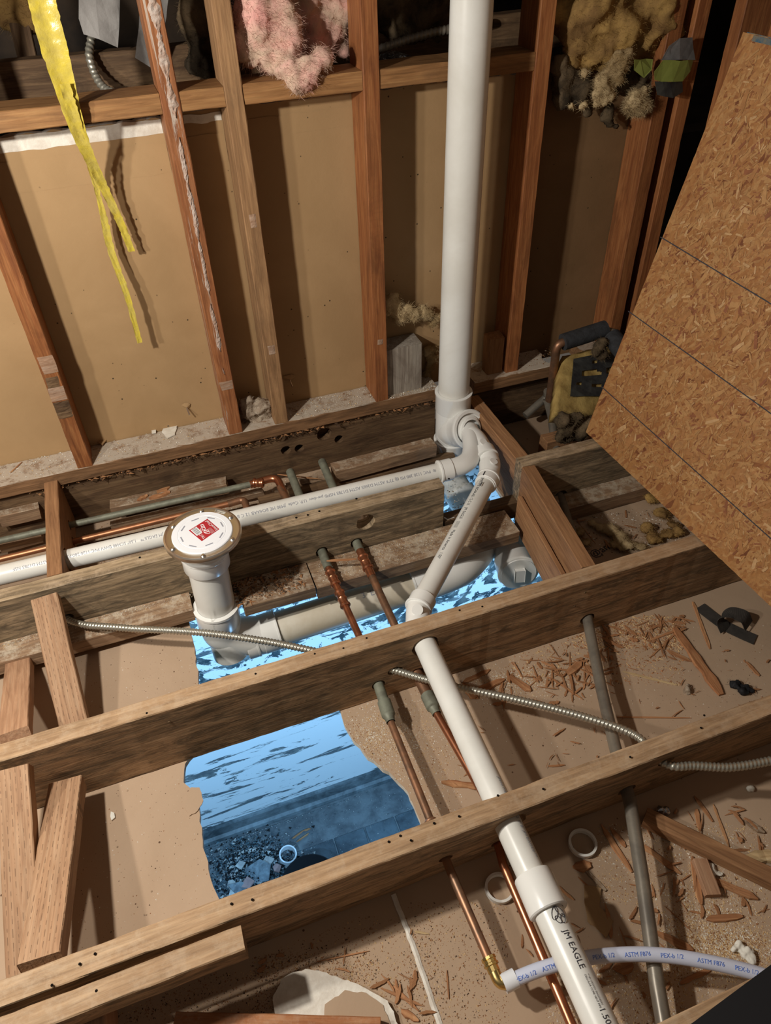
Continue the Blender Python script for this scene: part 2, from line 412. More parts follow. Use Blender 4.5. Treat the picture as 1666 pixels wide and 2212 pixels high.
def drill(o, p, axis, r, L=.1, seg=20, rag=.0):
    bm = CUT.setdefault(o.name, (o, bmesh.new()))[1]
    a = V(axis).normalized(); M = frame(a); L /= 2
    rings = [[bm.verts.new(V(p)+M @ V((h, (r*(1+rag*noise.noise(V((k*.9, p[0]*9, 3)))))*math.cos(2*math.pi*k/seg), r*math.sin(2*math.pi*k/seg)))) for k in range(seg)] for h in (-L, L)]
    for k in range(seg): bm.faces.new((rings[0][k], rings[0][(k+1) % seg], rings[1][(k+1) % seg], rings[1][k]))
    bm.faces.new(rings[0][::-1]); bm.faces.new(rings[1])
def cutbox(o, c, s, M=None):
    bm = CUT.setdefault(o.name, (o, bmesh.new()))[1]; cube_into(bm, c, s, M)
def do_cuts():
    for nm, (o, bm) in CUT.items():
        bmesh.ops.recalc_face_normals(bm, faces=bm.faces)
        me = bpy.data.meshes.new('cutter'); bm.to_mesh(me); bm.free()
        c = bpy.data.objects.new('cutter', me); COL.objects.link(c)
        md = o.modifiers.new('b', 'BOOLEAN'); md.object = c; md.operation = 'DIFFERENCE'; md.solver = 'EXACT'
        md.use_self = True
        bpy.context.view_layer.update()
        dg = bpy.context.evaluated_depsgraph_get()
        new = bpy.data.meshes.new_from_object(o.evaluated_get(dg), depsgraph=dg)
        o.modifiers.clear(); o.data = new
        bpy.data.objects.remove(c); bpy.data.meshes.remove(me)
def dots(name, pts, r, mat, parent, nrm=(0, 0, 1)):
    """each nail head / nail hole is a small disc of its own"""
    me = None
    for p in pts:
        if me is None:
            bm = bmesh.new(); bmesh.ops.create_cone(bm, cap_ends=True, segments=8, radius1=r, radius2=r*.8, depth=.0012)
            me = bpy.data.meshes.new(name); bm.to_mesh(me); bm.free(); me.materials.append(MATS[mat])
        o = bpy.data.objects.new(name, me); COL.objects.link(o)
        M = Matrix.Translation(V(p)) @ frame(V(nrm), V((1, 0, 0))).to_4x4() @ Matrix.Rotation(math.pi/2, 4, 'Y')
        if parent:
            o.parent = parent
            o.matrix_local = (parent.matrix_world.inverted() @ M) if parent.type == 'MESH' else Matrix.Translation(-ORG[parent]) @ M
        else: o.matrix_world = M
_font_cache = {}
def text_mesh(s, size):
    cu = bpy.data.curves.new('t', 'FONT'); cu.body = s; cu.size = size; cu.resolution_u = 2
    o = bpy.data.objects.new('t', cu); COL.objects.link(o)
    dg = bpy.context.evaluated_depsgraph_get(); me = bpy.data.meshes.new_from_object(o.evaluated_get(dg), depsgraph=dg)
    bpy.data.objects.remove(o); return me
def text_on_pipe(s, p0, p1, r, nrm, size, mat, parent, s0=0, t0=0, bold=False):
    me = text_mesh(s, size); me.materials.clear()
    p0, p1 = V(p0), V(p1); a = (p1-p0).normalized(); n = V(nrm); n = (n-a*n.dot(a)).normalized(); b = n.cross(a)
    bm = bmesh.new(); bm.from_mesh(me)
    bmesh.ops.triangulate(bm, faces=bm.faces)
    for v in bm.verts:
        th = (v.co.y+t0-size*.35)/r
        v.co = p0 + a*(s0+v.co.x) + (n*math.cos(th)+b*math.sin(th))*(r+.0006)
    return part(link('printed_text', bm, mat), parent)
def text_flat(s, o_, ex, ey, size, mat, parent, name='printed_text'):
    me = text_mesh(s, size); me.materials.clear(); ex, ey = V(ex).normalized(), V(ey).normalized()
    for v in me.vertices: v.co = V(o_) + ex*v.co.x + ey*v.co.y
    o = link(name, me, mat)
    return part(o, parent) if parent else o
def poly_slab(name, pts, z0, z1, mat, parent=None, mats=None):
    bm = bmesh.new(); bot = [bm.verts.new((p[0], p[1], z0)) for p in pts]; top = [bm.verts.new((p[0], p[1], z1)) for p in pts]
    n = len(pts)
    for i in range(n): bm.faces.new((bot[i], bot[(i+1) % n], top[(i+1) % n], top[i]))
    bm.faces.new(top); bm.faces.new(bot[::-1])
    bmesh.ops.recalc_face_normals(bm, faces=bm.faces)
    o = link(name, bm, mat, mats=mats)
    if parent: part(o, parent)
    return o
def jag(pts, step, amp, seed=0, closed=False):
    out = []; n = len(pts)
    for i in range(n if closed else n-1):
        a, b = V(pts[i]).to_3d(), V(pts[(i+1) % n]).to_3d(); L = (b-a).length; k = max(1, int(L/step)); d = (b-a).normalized(); pr = V((-d.y, d.x, 0))
        for j in range(k):
            p = a.lerp(b, j/k); q = amp*noise.noise(V((p.x*70, p.y*70, seed))) + amp*.6*noise.noise(V((p.x*190, p.y*190, seed+5)))
            p = p + pr*q*(0 if (j == 0 and not closed and i == 0) else 1); out.append((p.x, p.y))
    if not closed: out.append(tuple(pts[-1][:2]))
    return out
def fluff(name, blobs, mat, voxel=.007, amp=.010, fib=1500, flen=.012, seed=0, freq=28, mats=None):
    bm = bmesh.new()
    for (c, r) in blobs:
        rr = r if hasattr(r, '__len__') else (r, r, r)
        q = bmesh.ops.create_icosphere(bm, subdivisions=3, radius=1)
        for v in q['verts']: v.co = V((v.co.x*rr[0], v.co.y*rr[1], v.co.z*rr[2])) + V(c)
    me = bpy.data.meshes.new('tmp'); bm.to_mesh(me); bm.free()
    o = bpy.data.objects.new('tmp', me); COL.objects.link(o)
    md = o.modifiers.new('r', 'REMESH'); md.mode = 'VOXEL'; md.voxel_size = voxel
    dg = bpy.context.evaluated_depsgraph_get(); m2 = bpy.data.meshes.new_from_object(o.evaluated_get(dg), depsgraph=dg)
    bpy.data.objects.remove(o); bpy.data.meshes.remove(me)
    rn = random.Random(seed)
    nrm = [v.normal.copy() for v in m2.vertices]
    for v, n in zip(m2.vertices, nrm):
        p = v.co*freq + V((seed, 0, 0))
        d = noise.turbulence(p, 4, False, noise_basis='PERLIN_ORIGINAL')
        r1 = 1-abs(noise.noise(v.co*freq*.6+V((seed, 9, 0))))*2
        v.co += n*(d*amp*1.0 + r1*amp*.8 - amp*.5)
    m2.update()
    bm = bmesh.new(); bm.from_mesh(m2)
    VL = list(bm.verts); nv = len(VL)
    for i in range(fib):
        v = VL[rn.randrange(nv)]; p = v.co.copy(); n = v.normal.copy()
        d = (n + V((rn.uniform(-1, 1), rn.uniform(-1, 1), rn.uniform(-1, 1)))*1.1).normalized()
        L = flen*rn.uniform(.3, 1.3); s = d.orthogonal().normalized()*.00022
        mid = p + d*L*.55 + V((rn.uniform(-1, 1), rn.uniform(-1, 1), rn.uniform(-1, 1)))*L*.15
        e = p + d*L + V((rn.uniform(-1, 1), rn.uniform(-1, 1), rn.uniform(-1, .3)))*L*.3
        a = [bm.verts.new(x) for x in (p-s, p+s, mid+s, mid-s, e)]
        bm.faces.new((a[0], a[1], a[2], a[3])); bm.faces.new((a[3], a[2], a[4]))
    bm.to_mesh(m2); bm.free(); m2.materials.clear()
    return link(name, m2, mat, smooth=True)
def chip(name, p0, p1, wd, th, mat, seed=0, taper=.5, bend=0):
    """split piece of wood: pointed, bent prism; local x is its length"""
    rn = random.Random(seed); p0, p1 = V(p0), V(p1); L = (p1-p0).length; n = max(3, min(9, int(L/.02)+3)); M = frame(p1-p0)
    bm = bmesh.new(); rg = []
    for i in range(n+1):
        s = i/n; e = min(s, 1-s)*2; ww = wd*(taper+(1-taper)*min(1, e*2.2))*rn.uniform(.75, 1.1)/2
        if i in (0, n): ww *= rn.uniform(.2, .9)
        x = (s-.5)*L + (rn.uniform(-.03, .03)*L if i in (0, n) else 0); oy = bend*L*(4*(s-.5)**2-1)+rn.uniform(-.06, .06)*wd
        oz = rn.uniform(0, .25)*th
        rg.append([bm.verts.new((x, oy-ww, oz)), bm.verts.new((x+rn.uniform(-.3, .3)*wd*(i in (0, n)), oy+ww, oz)), bm.verts.new((x, oy+ww*.8, oz+th*rn.uniform(.6, 1))), bm.verts.new((x, oy-ww*.8, oz+th*rn.uniform(.6, 1)))])
    for a, b in zip(rg, rg[1:]):
        for k in range(4): bm.faces.new((a[k], a[(k+1) % 4], b[(k+1) % 4], b[k]))
    bm.faces.new(rg[0][::-1]); bm.faces.new(rg[-1]); bmesh.ops.recalc_face_normals(bm, faces=bm.faces)
    o = link(name, bm, mat); o.matrix_world = Matrix.Translation((p0+p1)/2) @ M.to_4x4(); return o
def scatter(name, fn, n, smin, smax, mats, seed, label, cat='debris', elong=1.0, flat=.6):
    """loose grains, one stuff object; fn(rn) gives the point it lies on"""
    rn = random.Random(seed); vs = []; fs = []; mi = []
    T = [(1, 0, 0), (-.5, .87, 0), (-.5, -.87, 0), (0, 0, 1)]
    for i in range(n):
        p = fn(rn)
        if p is None: continue
        s = smin*(smax/smin)**(rn.random()**1.6); a = rn.uniform(0, 6.28); ca, sa = math.cos(a), math.sin(a); el = rn.uniform(1, elong) if elong > 1 else 1
        b0 = len(vs)
        for (x, y, z) in T:
            x, y = x*s*el*rn.uniform(.7, 1.2), y*s*rn.uniform(.6, 1.2)
            vs.append((p[0]+x*ca-y*sa, p[1]+x*sa+y*ca, p[2]+z*s*flat))
        fs += [(b0, b0+1, b0+3), (b0+1, b0+2, b0+3), (b0+2, b0, b0+3)]; k = rn.randrange(len(mats)); mi += [k]*3
    me = bpy.data.meshes.new(name); me.from_pydata(vs, [], fs)
    o = link(name, me, None, mats=mats)
    me.polygons.foreach_set('material_index', mi)
    return tag(o, label, cat, kind='stuff')

FZ = -.184      # upper side of the drywall between the joists
JY = [(1.297, 1.337), (.889, .928), (.483, .520)]
# ================================================================== STRUCTURE
# drywall between the joists, with the torn hole
def wp(u, v): p = onz(u, v, FZ); return (p.x, p.y)
left_edge = [(-.088, 1.275), wp(415, 1375), wp(430, 1478), (-.10, .93), wp(400, 1650), wp(397, 1690), wp(425, 1710), wp(432, 1760), wp(440, 1830), wp(455, 1895), wp(475, 1945), (-.135, .565)]
right_edge = [(.255, .565), wp(905, 1772), wp(893, 1738), wp(872, 1700), wp(840, 1668), wp(795, 1635), wp(765, 1600), wp(745, 1565), wp(735, 1535), (.18, .91)]
hole = jag(left_edge, .012, .004, 1) + jag(right_edge, .012, .004, 2)[0:] + [(.80, .915), (.815, 1.27), (.83, 1.60), (.62, 1.60), (.62, 1.275)]
W0, W1 = -1.3, 2.2
sheet = bmesh.new(); cube_into(sheet, ((W0+W1)/2, .72, FZ-.0065), (W1-W0, 2.2, .013))
ceil_ = link('ceiling', sheet, 'ceiling_paper', mats=['ceiling_paper', 'gypsum']); tag(ceil_, kind='structure')
bmc = CUT.setdefault(ceil_.name, (ceil_, bmesh.new()))[1]
b_ = [bmc.verts.new((x, y, FZ-.05)) for x, y in hole]; t_ = [bmc.verts.new((x, y, FZ+.05)) for x, y in hole]
for i in range(len(hole)): bmc.faces.new((b_[i], b_[(i+1) % len(hole)], t_[(i+1) % len(hole)], t_[i]))
bmc.faces.new(t_); bmc.faces.new(b_[::-1])
# room below
YB, ZB = 1.78, -2.255
bm = bmesh.new(); cube_into(bm, (.4, YB+.02, (ZB+FZ-.013)/2), (3.4, .04, FZ-.013-ZB)); tag(link('wall_back_lower', bm, 'peeling_paint'), kind='structure')
for nm, x in (('wall_left_lower', -1.3), ('wall_right_lower', 2.1)):
    bm = bmesh.new(); cube_into(bm, (x+(.02 if x > 0 else -.02), .68, (ZB+FZ-.013)/2), (.04, 2.2, FZ-.013-ZB)); tag(link(nm, bm, 'wall_paper'), kind='structure')
bm = bmesh.new(); cube_into(bm, (.4, -.42, (ZB+FZ-.013)/2), (3.4, .04, FZ-.013-ZB)); tag(link('wall_front_lower', bm, 'wall_paper'), kind='structure')
bm = bmesh.new(); cube_into(bm, (.4, .68, ZB-.03), (3.44, 2.24, .06)); fl = tag(link('floor', bm, 'grout'), kind='structure')
tm = None
for i in range(14):
    for j in range(5):
        x0, y0 = -.62+i*.152, 1.50-j*.152
        bm = bmesh.new(); cube_into(bm, (0, 0, 0), (.145, .145, .007)); bmesh.ops.bevel(bm, geom=bm.edges[:], offset=.002, segments=1, affect='EDGES')
        if tm is None: o = link('tile', bm, 'tile_dark'); tm = o.data
        else: bm.free(); o = bpy.data.objects.new('tile', tm); COL.objects.link(o)
        o.location = (x0, y0, ZB+.002+R_.uniform(-.001, .001)); o.parent = fl
bm = bmesh.new()
prof = [(0, .10), (-.012, .10), (-.016, .092), (-.016, .03), (-.03, .022), (-.034, .008), (-.034, 0), (0, 0)]
L = [[bm.verts.new((x, YB+y, ZB+z)) for y, z in prof] for x in (-1.28, 2.08)]
for k in range(len(prof)): bm.faces.new((L[0][k], L[0][(k+1) % 8], L[1][(k+1) % 8], L[1][k]))
tag(link('baseboard_lower', bm, 'base_trim'), kind='structure')

# ---- wall drywall (seen from behind) with torn top edge
def wallsheet(x0, x1, z0, ztop, seed, name='wall_back', mat='wall_paper'):
    bm = bmesh.new(); n = max(2, int((x1-x0)/.01)); f = []; b = []
    for i in range(n+1):
        x = x0+(x1-x0)*i/n; z = ztop(x)+.006*noise.noise(V((x*40, seed, 0)))+.003*noise.noise(V((x*150, seed, 0)))
        f.append((bm.verts.new((x, 1.782, z0)), bm.verts.new((x, 1.782, z)), bm.verts.new((x, 1.795, z+.002)), bm.verts.new((x, 1.795, z0))))
    for a, c in zip(f, f[1:]):
        q = bm.faces.new((a[0], c[0], c[1], a[1])); q2 = bm.faces.new((a[1], c[1], c[2], a[2])); q2.material_index = 1
        bm.faces.new((a[2], c[2], c[3], a[3]))
    bm.faces.new(f[0]); bm.faces.new(f[-1][::-1]); bmesh.ops.recalc_face_normals(bm, faces=bm.faces)
    return tag(link(name, bm, None, mats=[mat, 'gypsum']), kind='structure')
wb = wallsheet(-1.3, .98, -.02, lambda x: .782 if x < .14 else .787, 3)
wb2 = wallsheet(.9805, 1.45, -.02, lambda x: .80, 6, 'wall_back_right', 'wall_paper_shaded')  # sheet split off to carry the shaded paper colour
# joint tape band with raised paper edge on the drywall
def strip_on_wall(x0, x1, z0, z1, seed, mat='wall_paper'):
    bm = bmesh.new(); n = int((x1-x0)/.01)
    a = [(x0+(x1-x0)*i/n) for i in range(n+1)]
    lo = [bm.verts.new((x, 1.7815, z0+.004*noise.noise(V((x*30, seed, 1))))) for x in a]; hi = [bm.verts.new((x, 1.7809, z1+.003*noise.noise(V((x*30, seed, 2))))) for x in a]
    for i in range(n): bm.faces.new((lo[i], lo[i+1], hi[i+1], hi[i]))
    o = link('paper_tape', bm, mat); o.parent = wb; return o
for q in ((-1.2, -.268), (-.228, .128), (.168, .256)): strip_on_wall(q[0], q[1], .752+(q[0] > .1)*.012, .781, 8, 'gypsum')
strip_on_wall(-.6, .129, .672, .735, 1); strip_on_wall(.167, .257, .68, .74, 2); strip_on_wall(.295, .60, .72, .76, 4)
# right drywall return behind the leaning panel
bm = bmesh.new(); cube_into(bm, (1.56, .80, .95), (.013, 1.42, 1.1)); wr = tag(link('wall_right', bm, 'wall_paper'), kind='structure')

# ---- dark cavity behind the open upper wall
bm = bmesh.new(); cube_into(bm, (.3, 2.62, .95), (3.6, .02, 2.3)); cav = tag(link('wall_cavity_back', bm, 'cavity_shade'), kind='structure')
bm = bmesh.new(); cube_into(bm, (2.08, 2.0, .95), (.02, 1.3, 2.3)); tag(link('wall_cavity_right', bm, 'cavity_shade'), kind='structure')
bm = bmesh.new(); cube_into(bm, (-1.5, 2.2, .95), (.02, .9, 2.3)); tag(link('wall_cavity_left', bm, 'cavity_shade'), kind='structure')
bm = bmesh.new(); cube_into(bm, (.3, 2.2, 1.75), (3.6, .86, .02)); tag(link('ceiling_cavity', bm, 'cavity_shade'), kind='structure')
bm = bmesh.new(); cube_into(bm, (.3, 2.21, .60), (3.6, .82, .02)); tag(link('floor_cavity', bm, 'cavity_shade'), kind='structure')

# ================================================================== FRAMING
def joist(x0, x1, k, mat, label, tilt=0, z0=FZ+.0003, name='floor_joist'):
    y0, y1 = JY[k]; yc = (y0+y1)/2
    if tilt:
        a = math.atan2(tilt, .184); up = V((0, -math.sin(a), math.cos(a)))
        c = V((0, yc+tilt/2, (z0)/2))
        return board(name, V((x0, c.y, c.z)), V((x1, c.y, c.z)), y1-y0, abs(z0)/math.cos(a)-.004, mat, up=up, label=label, cat='joist', jit=.0009)
    return bt(name, x0, x1, y0, y1, z0, 0, mat, label=label, cat='joist', jit=.0009)
j1 = joist(-1.2, .595, 0, 'joist_grey', 'weathered floor joist cut short beside the white toilet drain, round hole near its cut end')
j1b = joist(.815, 1.75, 0, 'joist_grey', 'short floor joist stub with stained face running under the leaning particle board')
j2 = joist(-1.2, 1.75, 1, 'joist_wood', 'long middle floor joist crossing between the blue hole and the narrow white drain')
j3 = joist(-1.2, 1.9, 2, 'joist_wood', 'long front floor joist nearest the viewer, pierced by drain, copper and grey pipes', tilt=.019)
j4 = bt('floor_joist', .1, 1.5, .085, .150, FZ+.0003, 0, 'joist_wood', label='floor joist at lower right corner partly under black mat', cat='joist')
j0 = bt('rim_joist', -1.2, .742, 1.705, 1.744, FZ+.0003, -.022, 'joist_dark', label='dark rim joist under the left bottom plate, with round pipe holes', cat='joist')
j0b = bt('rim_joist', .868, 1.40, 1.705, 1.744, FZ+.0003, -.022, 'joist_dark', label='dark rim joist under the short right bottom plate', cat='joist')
pl1 = bt('bottom_plate', -1.2, .745, 1.690, 1.781, -.020, .020, 'plate_wood', label='long dusty bottom plate under the left studs, littered with plaster crumbs', cat='plate')
pl2 = bt('bottom_plate', .852, 1.115, 1.675, 1.781, -.020, .020, 'plate_wood', label='short bottom plate right of the tall white pipe, splintered underneath', cat='plate', rag=(.01, .006))
pl3 = bt('bottom_plate', 1.235, 1.48, 1.69, 1.781, -.020, .020, 'plate_wood', label='bottom plate piece behind the black insulated copper pipe', cat='plate')
STUDS = []
for (x0, x1, mat, lab, zt, dx) in (
    (-.267, -.229, 'stud_red', 'leftmost wall stud with dark and pale scraped bands', 1.5, -.0),
    (.129, .167, 'stud_scraped', 'red-brown wall stud streaked with crusty white plaster, left of the close pair', 1.5, 0),
    (.257, .295, 'stud_brown', 'greyish brown wall stud, right one of the close pair', 1.5, 0),
    (.552, .590, 'stud_red', 'red-brown wall stud left of the tall white pipe', 1.5, 0),
    (.962, 1.002, 'stud_red', 'red-brown wall stud right of the tall white pipe', 1.5, 0),
    (1.305, 1.345, 'stud_red', 'dark wall stud at the right end of the drywall', 1.5, 0),
    (1.375, 1.413, 'stud_red', 'corner wall stud beside the particle board edge', 1.5, 0)):
    s = bt('wall_stud', x0, x1, 1.690, 1.781, .0202, zt, mat, axis='z', label=lab, cat='stud')
    s.name = s.name; STUDS.append(s)
for y0, lab, x0, x1 in ((1.615, 'side wall stud closest to the corner, cobwebbed', 1.445, 1.535), (1.50, 'side wall stud showing behind the particle board top edge', 1.455, 1.545)):
    bt('wall_stud', x0, x1, y0, y0+.038, -.18, 1.5, 'stud_red', axis='z', label=lab, cat='stud')
xs = [(-1.2, -.2675, 'far left'), (-.2285, .1285, 'behind the yellow tape'), (.1675, .2565, 'between the close stud pair'), (.2955, .5515, 'below the pink insulation'), (.5905, .9615, 'behind the tall white pipe')]
for x0, x1, wh in xs:
    bt('fire_block', x0, x1, 1.693, 1.781, .808, .846, 'header_wood', label='orange-brown horizontal fire block '+wh, cat='block')
def smear(stud, xs_, z0, z1, wd, th, mat, nm, seed, tap=6):
    if nm == 'scraped_band': tap = .001
    """crusty strip bonded to the front face of a stud"""
    bm = bmesh.new(); n = int((z1-z0)/.0035); rows = []
    for i in range(n+1):
        z = z0+(z1-z0)*i/n; e = min(1, (min(i, n-i)+.01)/tap); c = xs_+.004*noise.noise(V((z*14, seed, 0))); ww = wd if tap < 1 else wd*e*(.75+.7*noise.noise(V((z*26, seed, 5)))+.35*noise.noise(V((z*110, seed, 5))))
        rows.append([bm.verts.new((c+ww*(k/4-.5), 1.690-.0004-(th*(.5+noise.noise(V((z*160, k*2.3, seed)))) if 0 < k < 4 else -.0008), z)) for k in range(5)])
    for a, b in zip(rows, rows[1:]):
        for k in range(4): bm.faces.new((a[k], a[k+1], b[k+1], b[k]))
    o = link(nm, bm, mat); o.parent = stud; o.matrix_parent_inverse = stud.matrix_world.inverted()
bpy.context.view_layer.update()
for q in ((.151, .80, 1.03, .019), (.150, .55, .765, .013), (.150, .42, .56, .010), (.149, .27, .40, .013), (.147, .205, .225, .010)): smear(STUDS[1], q[0], q[1], q[2], q[3], .0026, 'crust', 'plaster_smear', int(q[1]*100))
smear(STUDS[1], .1480, .160, .185, .034, .0004, 'scrape_wood', 'scraped_band', 3)
smear(STUDS[0], -.248, .300, .345, .036, .0006, 'scrape_wood', 'scraped_band', 5)
smear(STUDS[0], -.248, .225, .262, .036, .0006, 'scrape_wood', 'scraped_band', 6)
smear(STUDS[0], -.248, .175, .222, .036, .0012, 'joist_dark', 'scraped_band', 7)
smear(STUDS[0], -.248, .262, .290, .030, .0008, 'joist_dark', 'scraped_band', 8)
smear(STUDS[2], .277, .56, .59, .016, .0008, 'scrape_wood', 'scraped_band', 9)
smear(STUDS[2], .277, .235, .26, .020, .0008, 'scrape_wood', 'scraped_band', 10)
smear(STUDS[3], .571, .20, .215, .016, .0008, 'scrape_wood', 'scraped_band', 11)
# pale block standing on the plate next to the pipe and small scraps
bt('scrap_block', .592, .700, 1.708, 1.775, .0202, .165, 'pale_block', axis='z', label='pale grey end block standing on the plate below yellow insulation', cat='block')
bt('scrap_block', .905, .955, 1.700, 1.74, .0202, .135, 'block_wood', axis='z', label='small split block against foot of stud right of white pipe', cat='block', rag=(0, .012))
# blocking / bridging
bl0 = bt('blocking', -.357, -.323, 1.3375, 1.7045, -.15, 0, 'block_wood', axis='y', label='short red-brown blocking crossing over white vent pipe at left', cat='blocking')
blr = bt('blocking', .826, .866, 1.3375, 1.672, FZ+.0003, 0-.021, 'block_wood', axis='y', label='stained blocking behind the pipe tee, right of the stack', cat='blocking')
blf = board('blocking', (.785, .9295, -.093), (.830, 1.2955, -.093), .036, .181, 'block_wood', label='cracked blocking beside the capped cleanout', cat='blocking')
blg = board('blocking', (.7575, .9300, -.129), (.800, 1.27, -.129), .013, .108, 'block_wood', label='lower split blocking face against the blue opening', cat='blocking')
def strut(a, b, w_, t_, mat, label, bend=0):
    d = (V(b)-V(a)); up = V((1, 0, 0)).cross(d).normalized()
    if up.z < 0: up = -up
    return board('bridging_strut', a, b, w_, t_, mat, up=up, label=label, cat='brace')
strut((-.365, 1.288, -.019), (-.340, .935, -.150), .056, .032, 'brace_wood', 'incised diagonal bridging board sloping down behind middle joist')
strut((-.463, 1.24, -.150), (-.425, .945, -.020), .054, .032, 'brace_plain', 'plain bridging board rising to middle joist at left edge')
strut((-.424, .877, -.019), (-.445, .535, -.150), .055, .034, 'brace_wood', 'incised bridging board dropping toward front joist at left edge')
strut((-.362, .872, -.112), (-.383, .527, -.018), .062, .034, 'brace_wood', 'incised bridging board rising to front joist')
sis = bt('nailer', -1.0, -.094, .437, .473, -.044, -.002, 'joist_wood', label='short nailer board along the near side of front joist, sawn end', cat='board', rag=(0, .002))
bt('nailer', -.372, -.306, .395, .472, -.125, -.046, 'brace_plain', axis='y', label='stub of lumber below nailer at bottom left corner', cat='board')
a, b = onz(378, 2180, -.14), onz(822, 2192, -.14)
d = (b-a).normalized(); pr = V((-d.y, d.x, 0))
board('loose_board', a-pr*.05, b-pr*.05, .10, .036, 'red_board', label='short red-brown board lying in front bay at bottom edge', cat='board').location.z = FZ+.0185
# cleats at joist feet
cl1 = bt('cleat', -1.2, -.070, 1.235, 1.2965, -.162, -.122, 'cleat_wood', label='dusty cleat along foot of cut joist, left of toilet drain', cat='cleat')
cl2 = bt('cleat', .045, .220, 1.205, 1.2965, -.165, -.130, 'cleat_wood', label='splintered cleat right of toilet drain', cat='cleat', rag=(.01, .004))
cl3 = bt('cleat', .2235, .772, 1.205, 1.2965, -.175, -.135, 'cleat_wood', label='sawdust-topped cleat running to the cracked blocking', cat='cleat')
bt('cleat', .60, .822, 1.300, 1.335, -.183, -.125, 'joist_dark', label='dark notched strip behind the diagonal white pipe', cat='cleat')
bt('cleat', .83, 1.55, 1.235, 1.2965, FZ+.0003, -.135, 'cleat_wood', label='cleat under joist stub, behind grey pipe', cat='cleat')
# bay behind: cleats, lath strips
def strip(u0, v0, u1, v1, z, w_, h_, mat, label, name='lath_strip', rag=(.004, .006)):
    a, b = onz(u0, v0, z), onz(u1, v1, z)
    return board(name, a, b, w_, h_, mat, label=label, cat='board', rag=rag, jit=.0012)
strip(720, 1022, 936, 965, -.115, .045, .042, 'cleat_wood', 'long cleat with sawdust left of the white stack foot', 'cleat')
strip(240, 1098, 492, 1047, -.125, .04, .035, 'cleat_wood', 'cleat behind green pipe', 'cleat')
strip(0, 1118, 86, 1098, -.085, .045, .04, 'cleat_wood', 'cleat in far left bay behind green pipe', 'cleat')
strip(0, 1180, 92, 1156, -.15, .03, .03, 'cleat_wood', 'strip below copper pipe at far left')
strip(240, 1135, 570, 1062, -.155, .022, .02, 'cleat_wood', 'lath strip lying under green pipe')
strip(300, 1160, 700, 1062, -.165, .026, .016, 'joist_dark', 'dark lath strip between green and bright copper pipe')
strip(560, 1085, 980, 985, -.160, .030, .022, 'joist_dark', 'dark lath strip beside white vent pipe')
strip(620, 1052, 985, 967, -.168, .026, .014, 'cleat_wood', 'lath strip in front of stack foot')
strip(150, 1190, 560, 1100, -.172, .028, .01, 'joist_dark', 'lath strip half hidden by white vent pipe')
chipL = [(298, 1085, 320, 1075, 18), (325, 1082, 370, 1068, 16), (340, 1068, 368, 1058, 14)]
for i, (a_, b__, c_, d_, w__) in enumerate(chipL):
    o = chip('wood_scrap', onz(a_, b__, -.115), onz(c_, d_, -.115), w__*.0011, .012, 'chip_wood', i+200, .9)
    tag(o, ('small square scrap on cleat behind green pipe', 'broken scrap beside the square one behind green pipe', 'frayed scrap on top behind green pipe')[i], 'scrap')

# ---- pieces in the right rear bay
bt('scrap_block', 1.00, 1.55, 1.475, 1.52, -.17, -.10, 'block_wood', label='short sawn block in dark rear bay behind cracked blocking', cat='block', rag=(.004, 0))
# ================================================================== OSB
A = V((1.038, 1.362, .004)); D = V((1.071, .62, .004)); T = CP + ray(1610, 70)*1.45
un = (D-A).normalized(); vn = (T-A); vn = (vn-un*vn.dot(un)).normalized(); nn_ = un.cross(vn).normalized()
if nn_.x > 0: nn_ = -nn_
H = (T-A).length
osb = bpy.data.objects.new('particle_board', None)
bm = bmesh.new()
def O3(s, h, q=0): return V((s, h, q))
outline = [(0, 0), (1.35, 0), (1.35, H), (0, H)]
ol = []
for i in range(4):
    a, b = V(outline[i]), V(outline[(i+1) % 4]); k = int((b-a).length/.01)
    for j in range(k):
        p = a.lerp(b, j/k); dd = (b-a).normalized(); q = .0012*noise.noise(V((p.x*120, p.y*120, 3)))
        ol.append((p.x-dd.y*q, p.y+dd.x*q))
tp = [bm.verts.new((x, y, .0)) for x, y in ol]; bt_ = [bm.verts.new((x, y, -.011)) for x, y in ol]
for i in range(len(ol)): bm.faces.new((bt_[i], bt_[(i+1) % len(ol)], tp[(i+1) % len(ol)], tp[i]))
bm.faces.new(tp); bm.faces.new(bt_[::-1]); bmesh.ops.recalc_face_normals(bm, faces=bm.faces)
osb = link('particle_board', bm, 'osb')
MO = Matrix((un, vn, nn_)).transposed()
if MO.determinant() < 0: MO = Matrix((un, vn, un.cross(vn))).transposed(); osb_s = -1
else: osb_s = 1
osb.matrix_world = Matrix.Translation(A) @ MO.to_4x4()
tag(osb, 'large leaning strand board panel with dark ruled lines at right', 'panel')
zf = .0004 if osb_s > 0 else -.0114
# strands
rn = random.Random(5); vs = []; fs = []; mi = []
for i in range(13000):
    L_ = rn.uniform(.005, .020)*(1 if rn.random() < .85 else 2.0); w__ = L_*rn.uniform(.10, .38); a = rn.gauss(.9, .8); x, y = rn.uniform(.03, 1.3), rn.uniform(.03, H-.03)
    ca, sa = math.cos(a), math.sin(a); b0 = len(vs); q = zf + (rn.uniform(.0, .0006) if osb_s > 0 else -rn.uniform(.0, .0006))
    for (px, py) in ((-.5, -.5), (-.1, -.55), (.5, -.35), (.55, .4), (.1, .5), (-.45, .45)):
        X, Y = px*L_*rn.uniform(.85, 1.1), py*w__*rn.uniform(.7, 1.2); vs.append((x+X*ca-Y*sa, y+X*sa+Y*ca, q+rn.uniform(-.0002, .0002)))
    fs.append(tuple(range(b0, b0+6))); mi.append(rn.choices((0, 1, 2, 3), (5, 5, 1.1, 1.1))[0])
me = bpy.data.meshes.new('wood_strands'); me.from_pydata(vs, [], fs)
